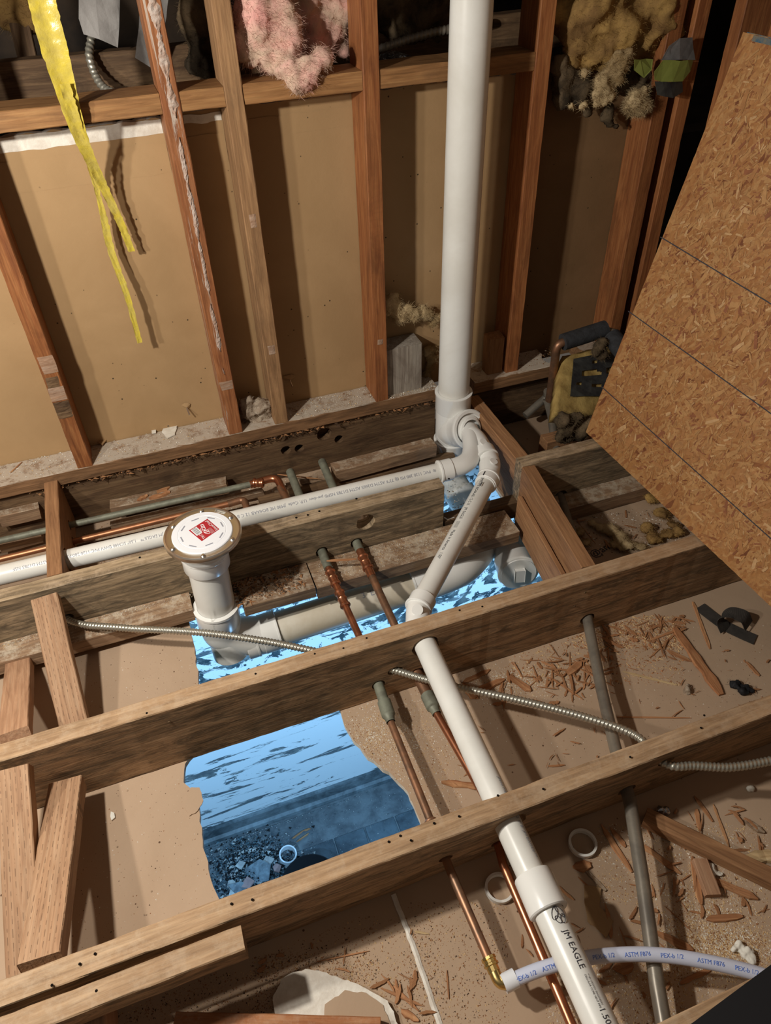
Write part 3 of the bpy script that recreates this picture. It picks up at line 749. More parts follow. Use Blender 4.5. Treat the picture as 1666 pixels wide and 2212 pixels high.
o = link('wood_strands', me, None, mats=['flake_a', 'flake_b', 'flake_c', 'flake_d']); me.polygons.foreach_set('material_index', mi)
o.parent = osb; o['kind'] = 'stuff'
def osb_local(u, v):
    p = onp(u, v, A, nn_); d = p-A; return d.dot(un), d.dot(vn)
for (p, q) in (((1300, 835), (1666, 1163)), ((1358, 672), (1666, 893)), ((1428, 512), (1666, 656))):
    x0, h0 = osb_local(*p); x1, h1 = osb_local(*q)
    bm = bmesh.new(); dx, dy = x1-x0, h1-h0; k = 1.25
    cube_into(bm, (x0+dx*k/2, h0+dy*k/2, zf+(.0008 if osb_s > 0 else -.0008)), ((dx**2+dy**2)**.5*k, .0022, .0004), Matrix.Rotation(math.atan2(dy, dx), 3, 'Z'))
    o = link('ruled_line', bm, 'ink'); o.parent = osb
bm = bmesh.new(); cube_into(bm, (.68, H-.006, zf), (1.3, .010, .0014)); o = link('painted_edge', bm, 'blue_edge'); o.parent = osb
bm = bmesh.new(); cube_into(bm, (.68, H+.0006, -.0055), (1.34, .0014, .0115)); o = link('painted_edge', bm, 'blue_edge'); o.parent = osb
# metal corner bead
tube('corner_bead', [(1.50, 1.43, .6), (1.535, 1.43, 1.4)], .008, 'grey_felt'); tag(bpy.context.scene.objects['corner_bead'], 'grey metal corner strip above particle board left edge', 'corner strip')

# ================================================================== PVC
UP = V((0, 0, 1))
sy = 1.642; sx = ony(980, 850, sy).x
st = thing('vent_stack', 'tall white plastic pipe rising in front of the wall, with tee fitting at its foot', 'pipe', (sx, sy, -.2))
tube('pipe', [(sx, sy, 0.0), (sx+.006, sy, 1.5)], .0445, 'pvc', st, 40)
lathe('coupling', (sx, sy, -.028), UP, [(0, .046), (0, .050), (.004, .0515), (.050, .0515), (.056, .054), (.060, .054), (.061, .045)], 'pvc_fitting', st, 40)
tube('tee_body', [(sx, sy, -.15), (sx, sy, -.02)], .0495, 'pvc_fitting', st, 40)
BR0 = V((sx, sy, -.095)); BR1 = onz(1012, 927, -.055)
BD = (BR1-BR0).normalized()
tube('tee_branch', smooth_path([V((sx, sy, -.105)), V((sx+.002, 1.615, -.085)), BR1-BD*.02, BR1]), .050, 'pvc_fitting', st, 40)
lathe('tee_hub', BR1-BD*.034, BD, [(0, .049), (.002, .0545), (.030, .0555), (.034, .0575), (.042, .0575), (.044, .054), (.044, .046), (.036, .046), (.036, .043)], 'pvc_fitting', st, 48)
lathe('tee_mouth', BR1-BD*.004, BD, [(0, .0), (0, .046)], 'black_hole', st, 40)
lathe('coupling', (sx, sy, -.185), UP, [(0, .0450), (0, .050), (.004, .0515), (.042, .0515), (.047, .054), (.052, .054), (.054, .049)], 'pvc_fitting', st, 40)
tube('lower_pipe', arc_path((sx, sy, -.18), (sx, sy, -.29), (.83, 1.46, -.42), .08), .0445, 'pvc', st, 32)
hub('coupling', (.79, 1.585, -.330), (.06, -.18, -.13), .0445, .05, 'pvc_fitting', st)
text_on_pipe('C D2665 ASTM D1785 NSF® 61  3" SCH40 DWV  PVC 1120 ASTM D2665 ASTM D1785', (sx, sy, 1.1), (sx, sy, 0), .0445, V((.50, -1, .2)), .013, 'ink_grey', st, 0.0)
# reducer and double wye from the tee: two 1.5 inch lines
r15 = .0241
vp = thing('vent_branch', 'narrow white horizontal vent pipe behind the cut joist, curving up into the tee', 'pipe', (.3, 1.41, -.07))
E0 = BR1+V((.0, -.006, 0))
e1 = onz(1020, 955, -.050); e2 = onz(1022, 1000, -.052); ve = onz(985, 1009, -.050)
hx0, hx1 = onz(0, 1243, -.050), onz(975, 1013, -.050)
hd = (hx0-hx1).normalized(); hx0 = hx0+hd*.6
tube('pipe', [hx0, hx1], r15, 'pvc', vp, 28)
curve = smooth_path([E0, e1, onz(1018, 985, -.050), onz(1002, 1003, -.050), hx1+hd*.005], 8)
tube('elbow', curve, r15+.0025, 'pvc_fitting', vp, 28)
hub('elbow_hub', hx1+hd*.018, hd, r15, .036, 'pvc_fitting', vp)
lathe('reducer', BR1-BD*.004, BD, [(0, .0), (0, .040), (.010, .040), (.012, .033), (.020, .033), (.022, .028)], 'pvc_fitting', vp, 32)
text_on_pipe('®  PVC 1120 280 PSI @ 73°F ASTM D2665 ASTM D1785 NSF® pw-dwv  U.P. Code  JM90 ME BO4AAB 12 C B     Made in America    2162239', hx1, hx0, r15, V((0, -.10, 1)), .0115, 'ink_grey', vp, .05, .012)
text_on_pipe('JM EAGLE™   1.50" SCH40 DWV PVC 1120 280 PSI @ 73°F ASTM D1785 NSF', hx1, hx0, r15, V((0, -.1, 1)), .0105, 'ink_grey', vp, .76, .012)
dp = thing('sink_drain', 'narrow white drain pipe running diagonally from tee then through middle and front joists', 'pipe', (.5, .9, -.07))
g0 = onz(1031, 950, -.050); g1 = onz(1060, 1000, -.053); g2 = onz(1056, 1034, -.060); g3 = onz(905, 1312, -.050); g4 = V((.392, .945, -.052))
tube('wye_leg', smooth_path([onz(1018, 938, -.05), g0, onz(1046, 975, -.050), g1, g1.lerp(g2, .7)], 8), r15+.002, 'pvc_fitting', dp, 28)
hub('wye_hub', onz(1049, 982, -.051), onz(1060, 1000, -.052)-onz(1042, 966, -.05), r15+.001, .034, 'pvc_fitting', dp)
lathe('gate_mark', onz(1044, 956, -.022), (.25, -.35, 1), [(0, .011), (.004, .011), (.0045, 0)], 'pvc_fitting', dp, 20)
lathe('gate_mark', onz(1066, 998, -.025), (.3, -.2, 1), [(0, .011), (.004, .011), (.0045, 0)], 'pvc_fitting', dp, 20)
dd = (g3-g2).normalized()
tube('elbow', smooth_path([g1.lerp(g2, .2)+V((.002, .01, 0)), g2, g2+dd*.03], 8), r15+.003, 'pvc_fitting', dp, 28)
hub('elbow_hub', g2+dd*.012, -dd, r15, .03, 'pvc_fitting', dp)
tube('pipe', [g2, g3], r15, 'pvc', dp, 28)
q0 = V((.385, .915, -.050)); qe = onz(1300, 2212, -.050); 
qa = onz(922, 1400, -.050); qb = onz(1278, 2170, -.050)
qd = (qb-qa).normalized(); q0 = qa - qd*.055
tube('elbow', smooth_path([g3-dd*.03, g3, q0.lerp(g3, .35), q0, q0+qd*.02], 8), r15+.003, 'pvc_fitting', dp, 28)
hub('elbow_hub', g3-dd*.012, dd, r15, .034, 'pvc_fitting', dp)
lathe('gate_mark', onz(902, 1318, -.022), (-.2, -.6, 1), [(0, .012), (.005, .012), (.0055, 0)], 'pvc_fitting', dp, 20)
qend = qb+qd*.25
tube('pipe', [q0, qend], r15, 'pvc', dp, 32)
cp_ = onz(1168, 1930, -.050)
lathe('coupling', cp_-qd*.030, qd, [(0, r15), (0, r15+.0065), (.002, r15+.0075), (.058, r15+.0085), (.060, r15+.0065), (.060, r15)], 'pvc_fitting', dp, 36)
nup = V((.10, -.10, 1))
text_on_pipe('JM EAGLE', cp_, qend, r15, nup, .0130, 'ink', dp, .066, .002)
text_on_pipe('™ BY DESIGN ENGINEERS', cp_, qend, r15, nup, .0036, 'ink', dp, .128, .0050)
text_on_pipe('CELLULAR CORE VENT PIPE', cp_, qend, r15, nup, .0036, 'ink', dp, .128, .0005)
text_on_pipe('1.50" SCH40 DWV PVC', cp_, qend, r15, nup, .0125, 'ink', dp, .172, .002)
text_on_pipe('JM90 ME BO4AAB 12 C B  JM EAGLE™', qa, cp_, r15, V((.75, 0, 1)), .009, 'ink_grey', dp, .32, 0)
text_on_pipe('ASTM D1785 NSF 61 PVC 1120', qa, cp_, r15, V((1.3, 0, 1)), .008, 'ink_grey', dp, .06, 0)
text_on_pipe('JM90 ME BO4AAB 12 C X   JM EAGLE   |||||||||   Made in America   1.50"', g2, g3, r15, V((-.35, .1, 1)), .011, 'ink', dp, .03, 0)
# butterfly mark
bmk = bmesh.new()
axn = (nup-qd*nup.dot(qd)).normalized(); bb = axn.cross(qd)
def pp(s, tt): th = tt/r15; return cp_+qd*s+(axn*math.cos(th)+bb*math.sin(th))*(r15+.0009)
for (cs, ct, a, rx, ry) in ((.040, .007, .5, .010, .0045), (.040, -.002, -.5, .010, .0045), (.050, .007, -.4, .007, .004), (.050, -.001, .4, .006, .0035)):
    tube_bm(bmk, [pp(cs+rx*math.cos(k*.4)*math.cos(a)-ry*math.sin(k*.4)*math.sin(a), ct+rx*math.cos(k*.4)*math.sin(a)+ry*math.sin(k*.4)*math.cos(a)) for k in range(17)], .0005, 5)
part(link('printed_logo', bmk, 'ink'), dp)
for (p, ax, n_) in ((onz(1046, 1022, -.03), dd, 0), (onz(1040, 1045, -.03), dd, 0), (onz(912, 1285, -.024), dd, 0)):
    tube('pen_mark', [p-ax*.008, p+ax*.008], .0012, 'ink', dp, 6)

# toilet drain, 3 inch
fx, fy, fz = -.004, 1.243, .096
td = thing('toilet_drain', 'thick white plastic toilet drain with riser, bends and capped cleanout over the blue hole', 'pipe', (fx, fy, -.2))
P0, P1 = V((-.009, fy, fz-.012)), V((-.018, fy-.004, -.195))
ax = (P1-P0).normalized()
tube('riser', [P0, P0.lerp(P1, .9)], .0445, 'pvc', td, 40)
lathe('flange_socket', P0.lerp(P1, .295), -ax, [(0, .045), (0, .051), (.002, .052), (.034, .052), (.038, .0545), (.044, .0545), (.046, .0505), (.072, .049), (.080, .047), (.088, .047)], 'pvc_fitting', td, 40)
lathe('elbow_socket', P0.lerp(P1, .98), -ax, [(0, .045), (0, .051), (.002, .052), (.046, .052), (.050, .0545), (.056, .0545), (.058, .045)], 'pvc_fitting', td, 40)
m0 = V((.105, 1.235, -.278)); mL = V((.505, 1.232, -.256)); 
md_ = (mL-m0).normalized()
tube('elbow', smooth_path([P1+V((0, 0, .01)), P1+V((.004, 0, -.035)), V((.022, 1.237, -.262)), V((.070, 1.235, -.279)), m0]), .0495, 'pvc_fitting', td, 40)
tube('heel_inlet', [V((-.012, 1.237, -.22)), V((-.010, 1.222, -.300))], .044, 'pvc_fitting', td, 32)
hub('elbow_hub', m0-md_*.01, md_, .0455, .045, 'pvc_fitting', td)
hub('elbow_hub', m0-md_*.060, md_, .0460, .03, 'pvc_fitting', td, lip=.001)
tube('run_pipe', [m0, mL], .0445, 'pvc_old', td, 40)
hub('wye_hub', mL-md_*.002, -md_, .0455, .05, 'pvc_fitting', td)
w1 = V((.71, 1.30, -.262)); w2 = V((.775, 1.38, -.31))
tube('wye_body', smooth_path([mL, mL+md_*.06, V((.635, 1.245, -.250)), w1, w2, V((.83, 1.46, -.42)), V((.84, 1.475, -.44))]), .0490, 'pvc_fitting', td, 40)
c0, c1 = ony(1097, 1178, 1.285), ony(1121, 1240, 1.165); cd = (c1-c0).normalized()
tube('cleanout_neck', [c0-cd*.03, c1], .0475, 'pvc_fitting', td, 40)
lathe('cleanout_hub', c1-cd*.065, cd, [(0, .0480), (.002, .0525), (.05, .0535), (.056, .0555), (.060, .0555), (.062, .052), (.062, .047)], 'pvc_fitting', td, 40)
lathe('cleanout_cap', c1-cd*.010, cd, [(0, .049), (.006, .049), (.008, .047), (.008, 0)], 'pvc_cap', td, 40)
bm = bmesh.new(); cube_into(bm, c1+cd*.004, (.016, .028, .036), frame(cd)); bmesh.ops.bevel(bm, geom=bm.edges[:], offset=.002, affect='EDGES')
part(link('cap_lug', bm, 'pvc_fitting'), td)
text_on_pipe('3  ESB', m0, mL, .0445, V((0, -.35, 1)), .022, 'ink_grey', td, .235, .0)
text_on_pipe('CHARLOTTE PIPE  3 SCH 40 PVC', P0, P1, .0525, V((.25, -1, .4)), .006, 'pvc', td, .17, -.03)
# closet flange
cf = thing('closet_flange', 'round toilet flange with steel ring, white knockout cap and red sticker', 'flange', (fx, fy, fz))
FC = V((fx, fy, fz)); fr = .0845
ring = lathe('steel_ring', FC-UP*.004, UP, [(0, .058), (.0045, .058), (.0045, .076), (.006, .080), (.005, .0835), (.002, fr), (-.0035, fr), (-.0045, fr-.002), (-.002, fr-.004), (0, .077)], 'steel', None, 64, closed=True)
part(ring, cf)
lathe('collar', FC-UP*.018, UP, [(0, .046), (0, .074), (.004, .0775), (.012, .0775), (.014, .074), (.014, .046)], 'pvc_fitting', cf, 48)
lathe('knockout_cap', FC, UP, [(0, .0655), (.002, .066), (.0035, .0645), (.0035, .0530), (.0030, .0525), (.0030, .0515), (.0035, .051), (.0035, 0)], 'pvc_cap', cf, 64)
for k in range(6):
    a = math.radians(22+60*k); p = FC+V((math.cos(a)*.0725, math.sin(a)*.0725, .001))
    s_ = lathe('screw', p, UP, [(0, .0055), (.0015, .0055), (.0032, .0035), (.0036, 0)], 'screw_steel', cf, 14)
for a in (48, 210):
    a = math.radians(a); cutbox(ring, FC+V((math.cos(a)*.0730, math.sin(a)*.0730, 0)), (.0075, .026, .03), Matrix.Rotation(a, 3, 'Z'))
for k in range(8):
    a = math.radians(10+45*k); bm = bmesh.new()
    cube_into(bm, FC+V((math.cos(a)*.0455, math.sin(a)*.0455, .0037)), (.0026, .017, .0006), Matrix.Rotation(a, 3, 'Z'))
    part(link('arrow_mark', bm, 'ink_grey'), cf)
cz = fz+.0038
K = [onz(u, v, cz) for u, v in ((448, 1120.5), (474, 1143), (436, 1169), (408, 1146))]
bm = bmesh.new(); bm.faces.new([bm.verts.new(p) for p in K]); stk = part(link('sticker', bm, 'sticker_red'), cf)
X_, Y_ = K[0]-K[1], K[2]-K[1]
def SP(a, b, dz=.0003): return K[1]+X_*a+Y_*b+UP*dz
def quad(pts, mat):
    bm = bmesh.new(); f_ = bm.faces.new([bm.verts.new(p) for p in pts]); part(link('sticker_patch', bm, mat), cf)
quad([SP(.44, .66), SP(.97, .66), SP(.97, .97), SP(.44, .97)], 'white_paper')
for k in range(12):
    x = .48+.04*k; quad([SP(x, .70, .0005), SP(x+.008+.014*((k*7) % 3)/2, .70, .0005), SP(x+.008+.014*((k*7) % 3)/2, .93, .0005), SP(x, .93, .0005)], 'ink')
text_flat('SiouxChief', SP(.02, .05, .0004), X_, Y_, X_.length*.205, 'white_paper', cf)
text_flat('TKO', SP(.03, .74, .0004), X_, Y_, X_.length*.20, 'white_paper', cf)
for k in range(4): text_flat('full flow push tite 3 in', SP(.03, .24+k*.05, .0004), X_, Y_, X_.length*.045, 'white_paper', cf)
bm = bmesh.new()
for (cx_, cy_, rx, ry, ph) in ((.28, .52, .17, .07, .4), (.36, .50, .12, .08, 1.0), (.66, .46, .20, .07, -.3), (.60, .52, .12, .09, .9), (.80, .42, .10, .06, .2)):
    tube_bm(bm, [SP(cx_+rx*math.cos(k*.45)*math.cos(ph)-ry*math.sin(k*.45)*math.sin(ph), cy_+rx*math.cos(k*.45)*math.sin(ph)+ry*math.sin(k*.45)*math.cos(ph), .0003) for k in range(15)], .0006, 5)
part(link('sticker_swirl', bm, 'white_paper'), cf)

# ================================================================== COPPER, GREY, CABLES
JX = lambda p, q, y: V(p).lerp(V(q), (y-p[1])/(q[1]-p[1]))
# left supply line
cL = thing('water_line', 'copper supply line with ribbed couplings, left of the pair crossing the blue hole', 'pipe', (.25, .8, -.13))
p0 = V((.385, 1.75, -.11)); p1 = ony(707, 1222, 1.25); 
cl_a = onz(628, 1022, -.10); cl_b = onz(710, 1228, -.115); cl_c = onz(775, 1372, -.125); cl_d = onz(818, 1480, -.135); cl_e = onz(848, 1570, -.130); cl_f = onz(925, 1760, -.115); cl_g = onz(975, 1885, -.110); cl_h = onz(1062, 2085, -.120)
rd = .0085
def run(th, pts, r, mat, nm='pipe'): return tube(nm, pts, r, mat, th, 16)
run(cL, [cl_a+(cl_a-cl_b)*.02, cl_b], .0115, 'copper_green'); 
run(cL, [cl_b, cl_c, cl_d], rd, 'copper'); run(cL, [cl_c.lerp(cl_d, .5), cl_d, cl_d.lerp(cl_e, .45)], .0115, 'copper_green')
def collar(th, a, b, s, L, r, mat): 
    d = (V(b)-V(a)).normalized(); p = V(a)+d*s
    return lathe('coupling', p, d, [(0, r), (0, r+.002), (.003, r+.0045), (.006, r+.0045), (.009, r+.0022), (L*.5-.003, r+.002), (L*.5, r+.0034), (L*.5+.003, r+.002), (L-.009, r+.0022), (L-.006, r+.0045), (L-.003, r+.0045), (L, r+.002), (L, r)], mat, th, 20)
for s in (.008, .078): collar(cL, cl_b, cl_c, s, .05, rd, 'copper')
dr = (cl_e-cl_d).normalized()
lathe('reducer', cl_d+dr*.045, dr, [(0, .0115), (0, .0145), (.034, .0145), (.037, .012), (.047, .0095), (.052, .0095)], 'copper_green', cL, 20)
run(cL, [cl_e-dr*.01, cl_f, cl_g, cl_h], .0078, 'copper_dull')
collar(cL, cl_f, cl_g, .01, .03, .0078, 'copper_dull')
dh = (cl_h-cl_g).normalized()
lathe('brass_nut', cl_h-dh*.012, dh, [(0, .0085), (0, .012), (.004, .0125), (.005, .011), (.009, .011), (.010, .0125), (.013, .0125), (.014, .010), (.022, .010)], 'brass', cL, 12)
e_ = cl_h+dh*.030; px = onz(1105, 2117, -.120); pdx = (px-e_).normalized()
tube('brass_elbow', arc_path(cl_h+dh*.004, e_, px, .012), .0095, 'brass', cL, 16)
lathe('brass_barb', e_+pdx*.008, pdx, [(0, .0095), (.002, .012), (.006, .012), (.007, .009), (.02, .009)], 'brass', cL, 12)
px_ = thing('pex_tube', 'translucent plastic water tube curving from brass elbow under the drain pipe', 'tube', (.4, .2, -.11))
xp = smooth_path([px-pdx*.01, onz(1185, 2088, -.106), onz(1290, 2066, -.100), onz(1410, 2062, -.098), onz(1530, 2078, -.098), onz(1660, 2110, -.10), onz(1800, 2160, -.10)], 8)
tube('tube', xp, .0108, 'pex', px_, 20)
lathe('crimp_ring', px-pdx*.014, pdx, [(0, .0108), (0, .0142), (.022, .0142), (.022, .0108)], 'pvc_cap', px_, 20)
for k, s in enumerate((.016, .060, .140, .190, .245, .300, .355, .410)):
    acc = 0
    for a, b in zip(xp, xp[1:]):
        L_ = (b-a).length
        if acc+L_ > s: text_on_pipe(('PEX-b 1/2', 'ASTM F876')[k % 2], a, b+(b-a)*.0, .0108, V((0, -.35, 1)), .0085, 'ink_blue', px_, s-acc, .0); break
        acc += L_
# right supply line
cR = thing('water_line', 'copper supply line right of the pair, crossing hole and running beside white drain', 'pipe', (.35, .8, -.13))
cr_a = onz(697, 1000, -.10); cr_b = onz(778, 1190, -.115); cr_c = onz(858, 1362, -.125); cr_d = onz(912, 1478, -.14); cr_e = onz(945, 1545, -.135); cr_f = onz(1050, 1725, -.135); cr_g = onz(1088, 1870, -.140); cr_h = onz(1255, 2260, -.140)
run(cR, [cr_a+(cr_a-cr_b)*.02, cr_b], .0115, 'copper_green'); run(cR, [cr_b, cr_c, cr_d], .0095, 'copper_dull')
run(cR, [cr_b-(cr_c-cr_b).normalized()*.012, cr_b.lerp(cr_c, .35)], .0105, 'copper', 'sleeve')
collar(cR, cr_b, cr_c, .018, .048, .0095, 'copper')
run(cR, [cr_c.lerp(cr_d, .6), cr_d, cr_d.lerp(cr_e, .5)], .0125, 'copper_dull')
dr = (cr_e-cr_d).normalized()
lathe('reducer', cr_d+dr*.03, dr, [(0, .012), (0, .0150), (.034, .0150), (.037, .012), (.047, .0095), (.052, .0095)], 'copper_green', cR, 20)
run(cR, [cr_e-dr*.005, cr_f, cr_g, cr_h], .0080, 'copper')
# green pipe and bright copper pipe behind
gp = thing('water_line', 'green-tarnished copper pipe along the rear bay ending in bright elbow', 'pipe', (0, 1.6, -.09))
ga, gb = onz(0, 1168, -.09), onz(556, 1043, -.09); gdir = (gb-ga).normalized(); 
run(gp, [ga-gdir*.3, gb], .0085, 'copper_green')
gc = onz(603, 1043, -.09); gd = onz(622, 1085, -.10)
tube('elbow', arc_path(gb-gdir*.02, onz(598, 1030, -.088), gd, .025), .0105, 'copper', gp, 16)
collar(gp, gb, gc, -.012, .030, .0095, 'copper'); run(gp, [onz(606, 1052, -.093), onz(640, 1125, -.10)], .010, 'copper_dull', 'tail')
bp = thing('water_line', 'orange copper pipe along rear bay between green pipe and white vent', 'pipe', (0, 1.5, -.1))
ba, bb2 = onz(0, 1208, -.115), onz(500, 1087, -.115); bdir = (bb2-ba).normalized()
run(bp, [ba-bdir*.3, bb2], .0080, 'copper_warm')
tube('elbow', arc_path(bb2-bdir*.01, onz(528, 1078, -.115), onz(535, 1105, -.12), .015), .0098, 'copper_dull', bp, 16)
# grey pipe
gr = thing('grey_pipe', 'grey metal pipe passing through the joists at right', 'pipe', (.7, .6, -.13))
gpts = [V((.935, 1.62, -.13)), ony(1212, 1075, 1.29), onz(1235, 1150, -.135), onz(1271, 1345, -.138), onz(1300, 1490, -.135), onz(1328, 1610, -.125), onz(1362, 1735, -.118), onz(1388, 1900, -.120), onz(1420, 2130, -.125), onz(1450, 2300, -.13)]
run(gr, gpts, .0122, 'grey_pipe')
g2_ = thing('grey_pipe', 'grey elbowed pipes in dark rear bay beneath yellow batt', 'pipe', (1.05, 1.5, -.12))
gpp = [onz(1184, 868, -.08), onz(1192, 900, -.09), onz(1200, 965, -.13), onz(1206, 1000, -.14)]
run(g2_, gpp, .0125, 'grey_pipe'); lathe('pipe_cap', gpp[0], (0, .3, 1), [(0, .0125), (.002, .015), (.008, .015), (.009, 0)], 'grey_pipe', g2_, 16)
run(g2_, smooth_path([onz(1135, 898, -.12), onz(1160, 876, -.10), onz(1180, 858, -.08), onz(1183, 845, -.05)]), .012, 'grey_pipe')
# armored cable
def armored(name, label, pts, r, pitch=.0075, mat='flex_steel', cat='cable'):
    ps = smooth_path(pts, 10); L_ = 0; out = [ps[0]]; step = pitch/5; acc = 0
    for a, b in zip(ps, ps[1:]):
        d = (b-a).length; s = step-acc
        while s <= d: out.append(a.lerp(b, s/d)); s += step
        acc = d-(s-step)
    bm = bmesh.new()
    tube_bm(bm, out, r, 12, fn=lambda i, th: 1+.13*(1-abs(math.sin(math.pi*(i/5) + th/2))*2))
    bmesh.ops.recalc_face_normals(bm, faces=bm.faces)
    return tag(link(name, bm, mat, smooth=True), label, cat)
A1 = V((-.352, 1.33, -.103)); 
armored('armored_cable', 'ribbed metal armored cable strung across the bays through three joists', [A1+V((-.02, .06, 0)), V((-.338, 1.285, -.102)), onz(260, 1356, -.085), onz(430, 1366, -.080), onz(560, 1383, -.082), onz(668, 1404, -.085), V((.27, .915, -.095)), V((.318, .885, -.105)), onz(960, 1478, -.098), onz(1120, 1512, -.085), onz(1260, 1548, -.070), onz(1372, 1588, -.055), V((.672, .50, -.045)), V((.690, .475, -.042)), onz(1500, 1654, -.045), onz(1580, 1657, -.05), onz(1670, 1642, -.05), onz(1780, 1615, -.05)], .0078)
armored('armored_cable', 'ribbed cable curling down inside upper wall cavity beside grey felt', [ony(205, 40, 1.95), ony(196, 90, 1.93), ony(193, 120, 1.91), ony(205, 160, 1.89), ony(225, 190, 1.86), ony(255, 204, 1.83), ony(290, 215, 1.86)], .0085, .011)
armored('armored_cable', 'dark ribbed cable crossing the cavity left of the tall white pipe', [ony(760, 130, 1.87), ony(830, 103, 1.86), ony(900, 80, 1.86), ony(975, 62, 1.86), ony(1050, 50, 1.9)], .0095, .011, 'grey_pipe')
# foam covered pipe at right rear
fo = thing('insulated_pipe', 'copper pipe in black foam sleeve beside the particle board', 'pipe', (1.15, 1.6, .05))
f0, f1 = ony(1208, 742, 1.60), ony(1308, 710, 1.60)
fd = (f1-f0).normalized()
tube('foam_sleeve', [f0+fd*.012, f1], .024, 'foam', fo, 24)
tube('pipe', arc_path(f0+fd*.03, f0-fd*.006, ony(1187, 865, 1.62), .02), .0120, 'copper_dull', fo, 18)
tube('pipe', [f1-fd*.01, ony(1330, 720, 1.58), ony(1350, 745, 1.55)], .012, 'grey_pipe', fo, 18)
tube('foam_sleeve', [ony(1322, 728, 1.58), ony(1372, 790, 1.46)], .027, 'foam', fo, 24)

# ------------------------------------------------------------------ drill the timber
for (o, p, ax_, r) in (
    (j2, JX(g3, q0, .93) if False else V((q0.lerp(qa, .45).x, .909, -.052)), qd, .031),
    (j3, V((onz(1092, 1745, -.050).x, .51, -.052)), qd, .029),
    (j2, (cl_c+cl_d)/2, cl_d-cl_c, .0150), (j2, cr_c.lerp(cr_d, .5), cr_d-cr_c, .017),
    (j3, cl_f.lerp(cl_g, .5), cl_g-cl_f, .013), (j3, cr_f.lerp(cr_g, .5), cr_g-cr_f, .013),
    (j2, onz(1266, 1320, -.137), gpts[3]-gpts[2], .017), (j3, onz(1345, 1670, -.122), gpts[6]-gpts[5], .018),
    (j1b, V((gpts[1].x+.004, 1.317, gpts[1].z)), gpts[1]-gpts[0], .019),
    (j1, V((-.343, 1.317, -.103)), (.1, -1, 0), .012), (j2, V((.29, .909, -.10)), (.6, -.6, -.12), .013), (j3, V((.676, .50, -.044)), (.3, -.5, 0), .014),
    (j1, ony(790, 1128, 1.297)+V((0, .02, 0)), (0, 1, 0), .025),
    (j1, cl_a.lerp(cl_b, (cl_a.y-1.317)/(cl_a.y-cl_b.y)), cl_b-cl_a, .0165), (j1, cr_a.lerp(cr_b, (cr_a.y-1.317)/(cr_a.y-cr_b.y)), cr_b-cr_a, .0165),
    (j0, V((.318, 1.725, -.09)), (0, 1, 0), .014), (j0, V((.438, 1.725, -.09)), (0, 1, 0), .014), (j0, ony(700, 938, 1.705)+V((0, .02, 0)), (0, 1, 0), .022), (j0, ony(618, 973, 1.705)+V((0, .02, 0)), (0, 1, 0), .015)):
    drill(o, V(p) if o != j0 else V((p[0], 1.706, p[2])), ax_, r, .14 if o != j0 else .06, rag=.15)
for p, q, r in ((hx1, hx0, .029), (ga, gb, .014), (ba, bb2, .013)):
    x = -.34; pt = V(p).lerp(V(q), (x-p[0])/(q[0]-p[0])); drill(bl0, pt, V(q)-V(p), r, .12)
drill(blf, gpts[2].lerp(gpts[3], .5), gpts[3]-gpts[2], .0145, .40)
drill(pl3, V((1.205, 1.70, 0)), (0, 0, 1), .04, .3)
drill(pl2, V((1.135, 1.715, 0)), (0, 0, 1), .035, .3)
do_cuts()
# gypsum colour on the torn vertical edges of the ceiling sheet
for p in ceil_.data.polygons:
    if abs(p.normal.z) < .5: p.material_index = 1 if len(ceil_.data.materials) > 1 else 0
# ------------------------------------------------------------------ nails and nail holes
def topdots(nm, parent, pix, z=.0004, r=.0022, mat='black_hole'):
    dots(nm, [onz(u, v, z) for u, v in pix], r, mat, parent)
bpy.context.view_layer.update()
topdots('nail_hole', j2, [(317, 1540), (552, 1455), (742, 1400), (792, 1378), (993, 1318), (1042, 1310), (680, 1412)])
topdots('nail_hole', j3, [(112, 2128), (172, 2082), (205, 2060), (500, 1952), (545, 1943), (865, 1805), (888, 1815), (840, 1818), (938, 1778), (992, 1763), (1076, 1718), (1174, 1704), (1362, 1635), (1515, 1572), (1522, 1545)])
topdots('nail_hole', j1, [(302, 1204), (640, 1118), (665, 1112), (690, 1104), (770, 1077), (970, 1034)], r=.003)
topdots('nail_hole', sis, [(208, 2140)], z=-.0016)
topdots('nail', blr, [(1046, 870)], z=-.0205, mat='grey_pipe')
dots('nail', [ony(1265, 1280, .8885), ony(1242, 1310, .8885), ony(366, 1560, .8885)], .003, 'joist_dark', j2, (0, -1, 0))
def bent_nail(u, v, y, lab):
    p = ony(u, v, y); tube('bent_nail', [p, p+V((.004, -.012, .002)), p+V((.02, -.02, .012))], .0015, 'screw_steel', None, 8)
    tag(bpy.context.scene.objects[[o.name for o in COL.objects if o.name.startswith('bent_nail')][-1]], lab, 'nail')
bent_nail(960, 1118, 1.296, 'bent nail sticking out near the cut end of the weathered joist')
# paper anchor screws poking through the drywall
for i, (u, v, lab) in enumerate(((403, 878, 'screw poking through torn drywall paper above bottom plate'), (625, 818, 'screw poking through drywall right of the close stud pair'))):
    p = ony(u, v, 1.781)
    t_ = thing('drywall_screw', lab, 'screw', p)
    tube('shank', [p, p+V((.002, -.022, -.014))], .0022, 'screw_steel', t_, 8)
    bm = bmesh.new(); c_ = bm.verts.new(p+V((0, -.006, .0)))
    rg = [bm.verts.new(p+V((math.cos(k)*.017*R_.uniform(.6, 1.3), -.002, math.sin(k)*.012*R_.uniform(.5, 1.2)+.006))) for k in (0, .9, 1.8, 2.7, 3.6, 4.5, 5.4)]
    for k in range(7): bm.faces.new((c_, rg[k], rg[(k+1) % 7]))
    part(link('torn_paper', bm, 'wall_paper'), t_)

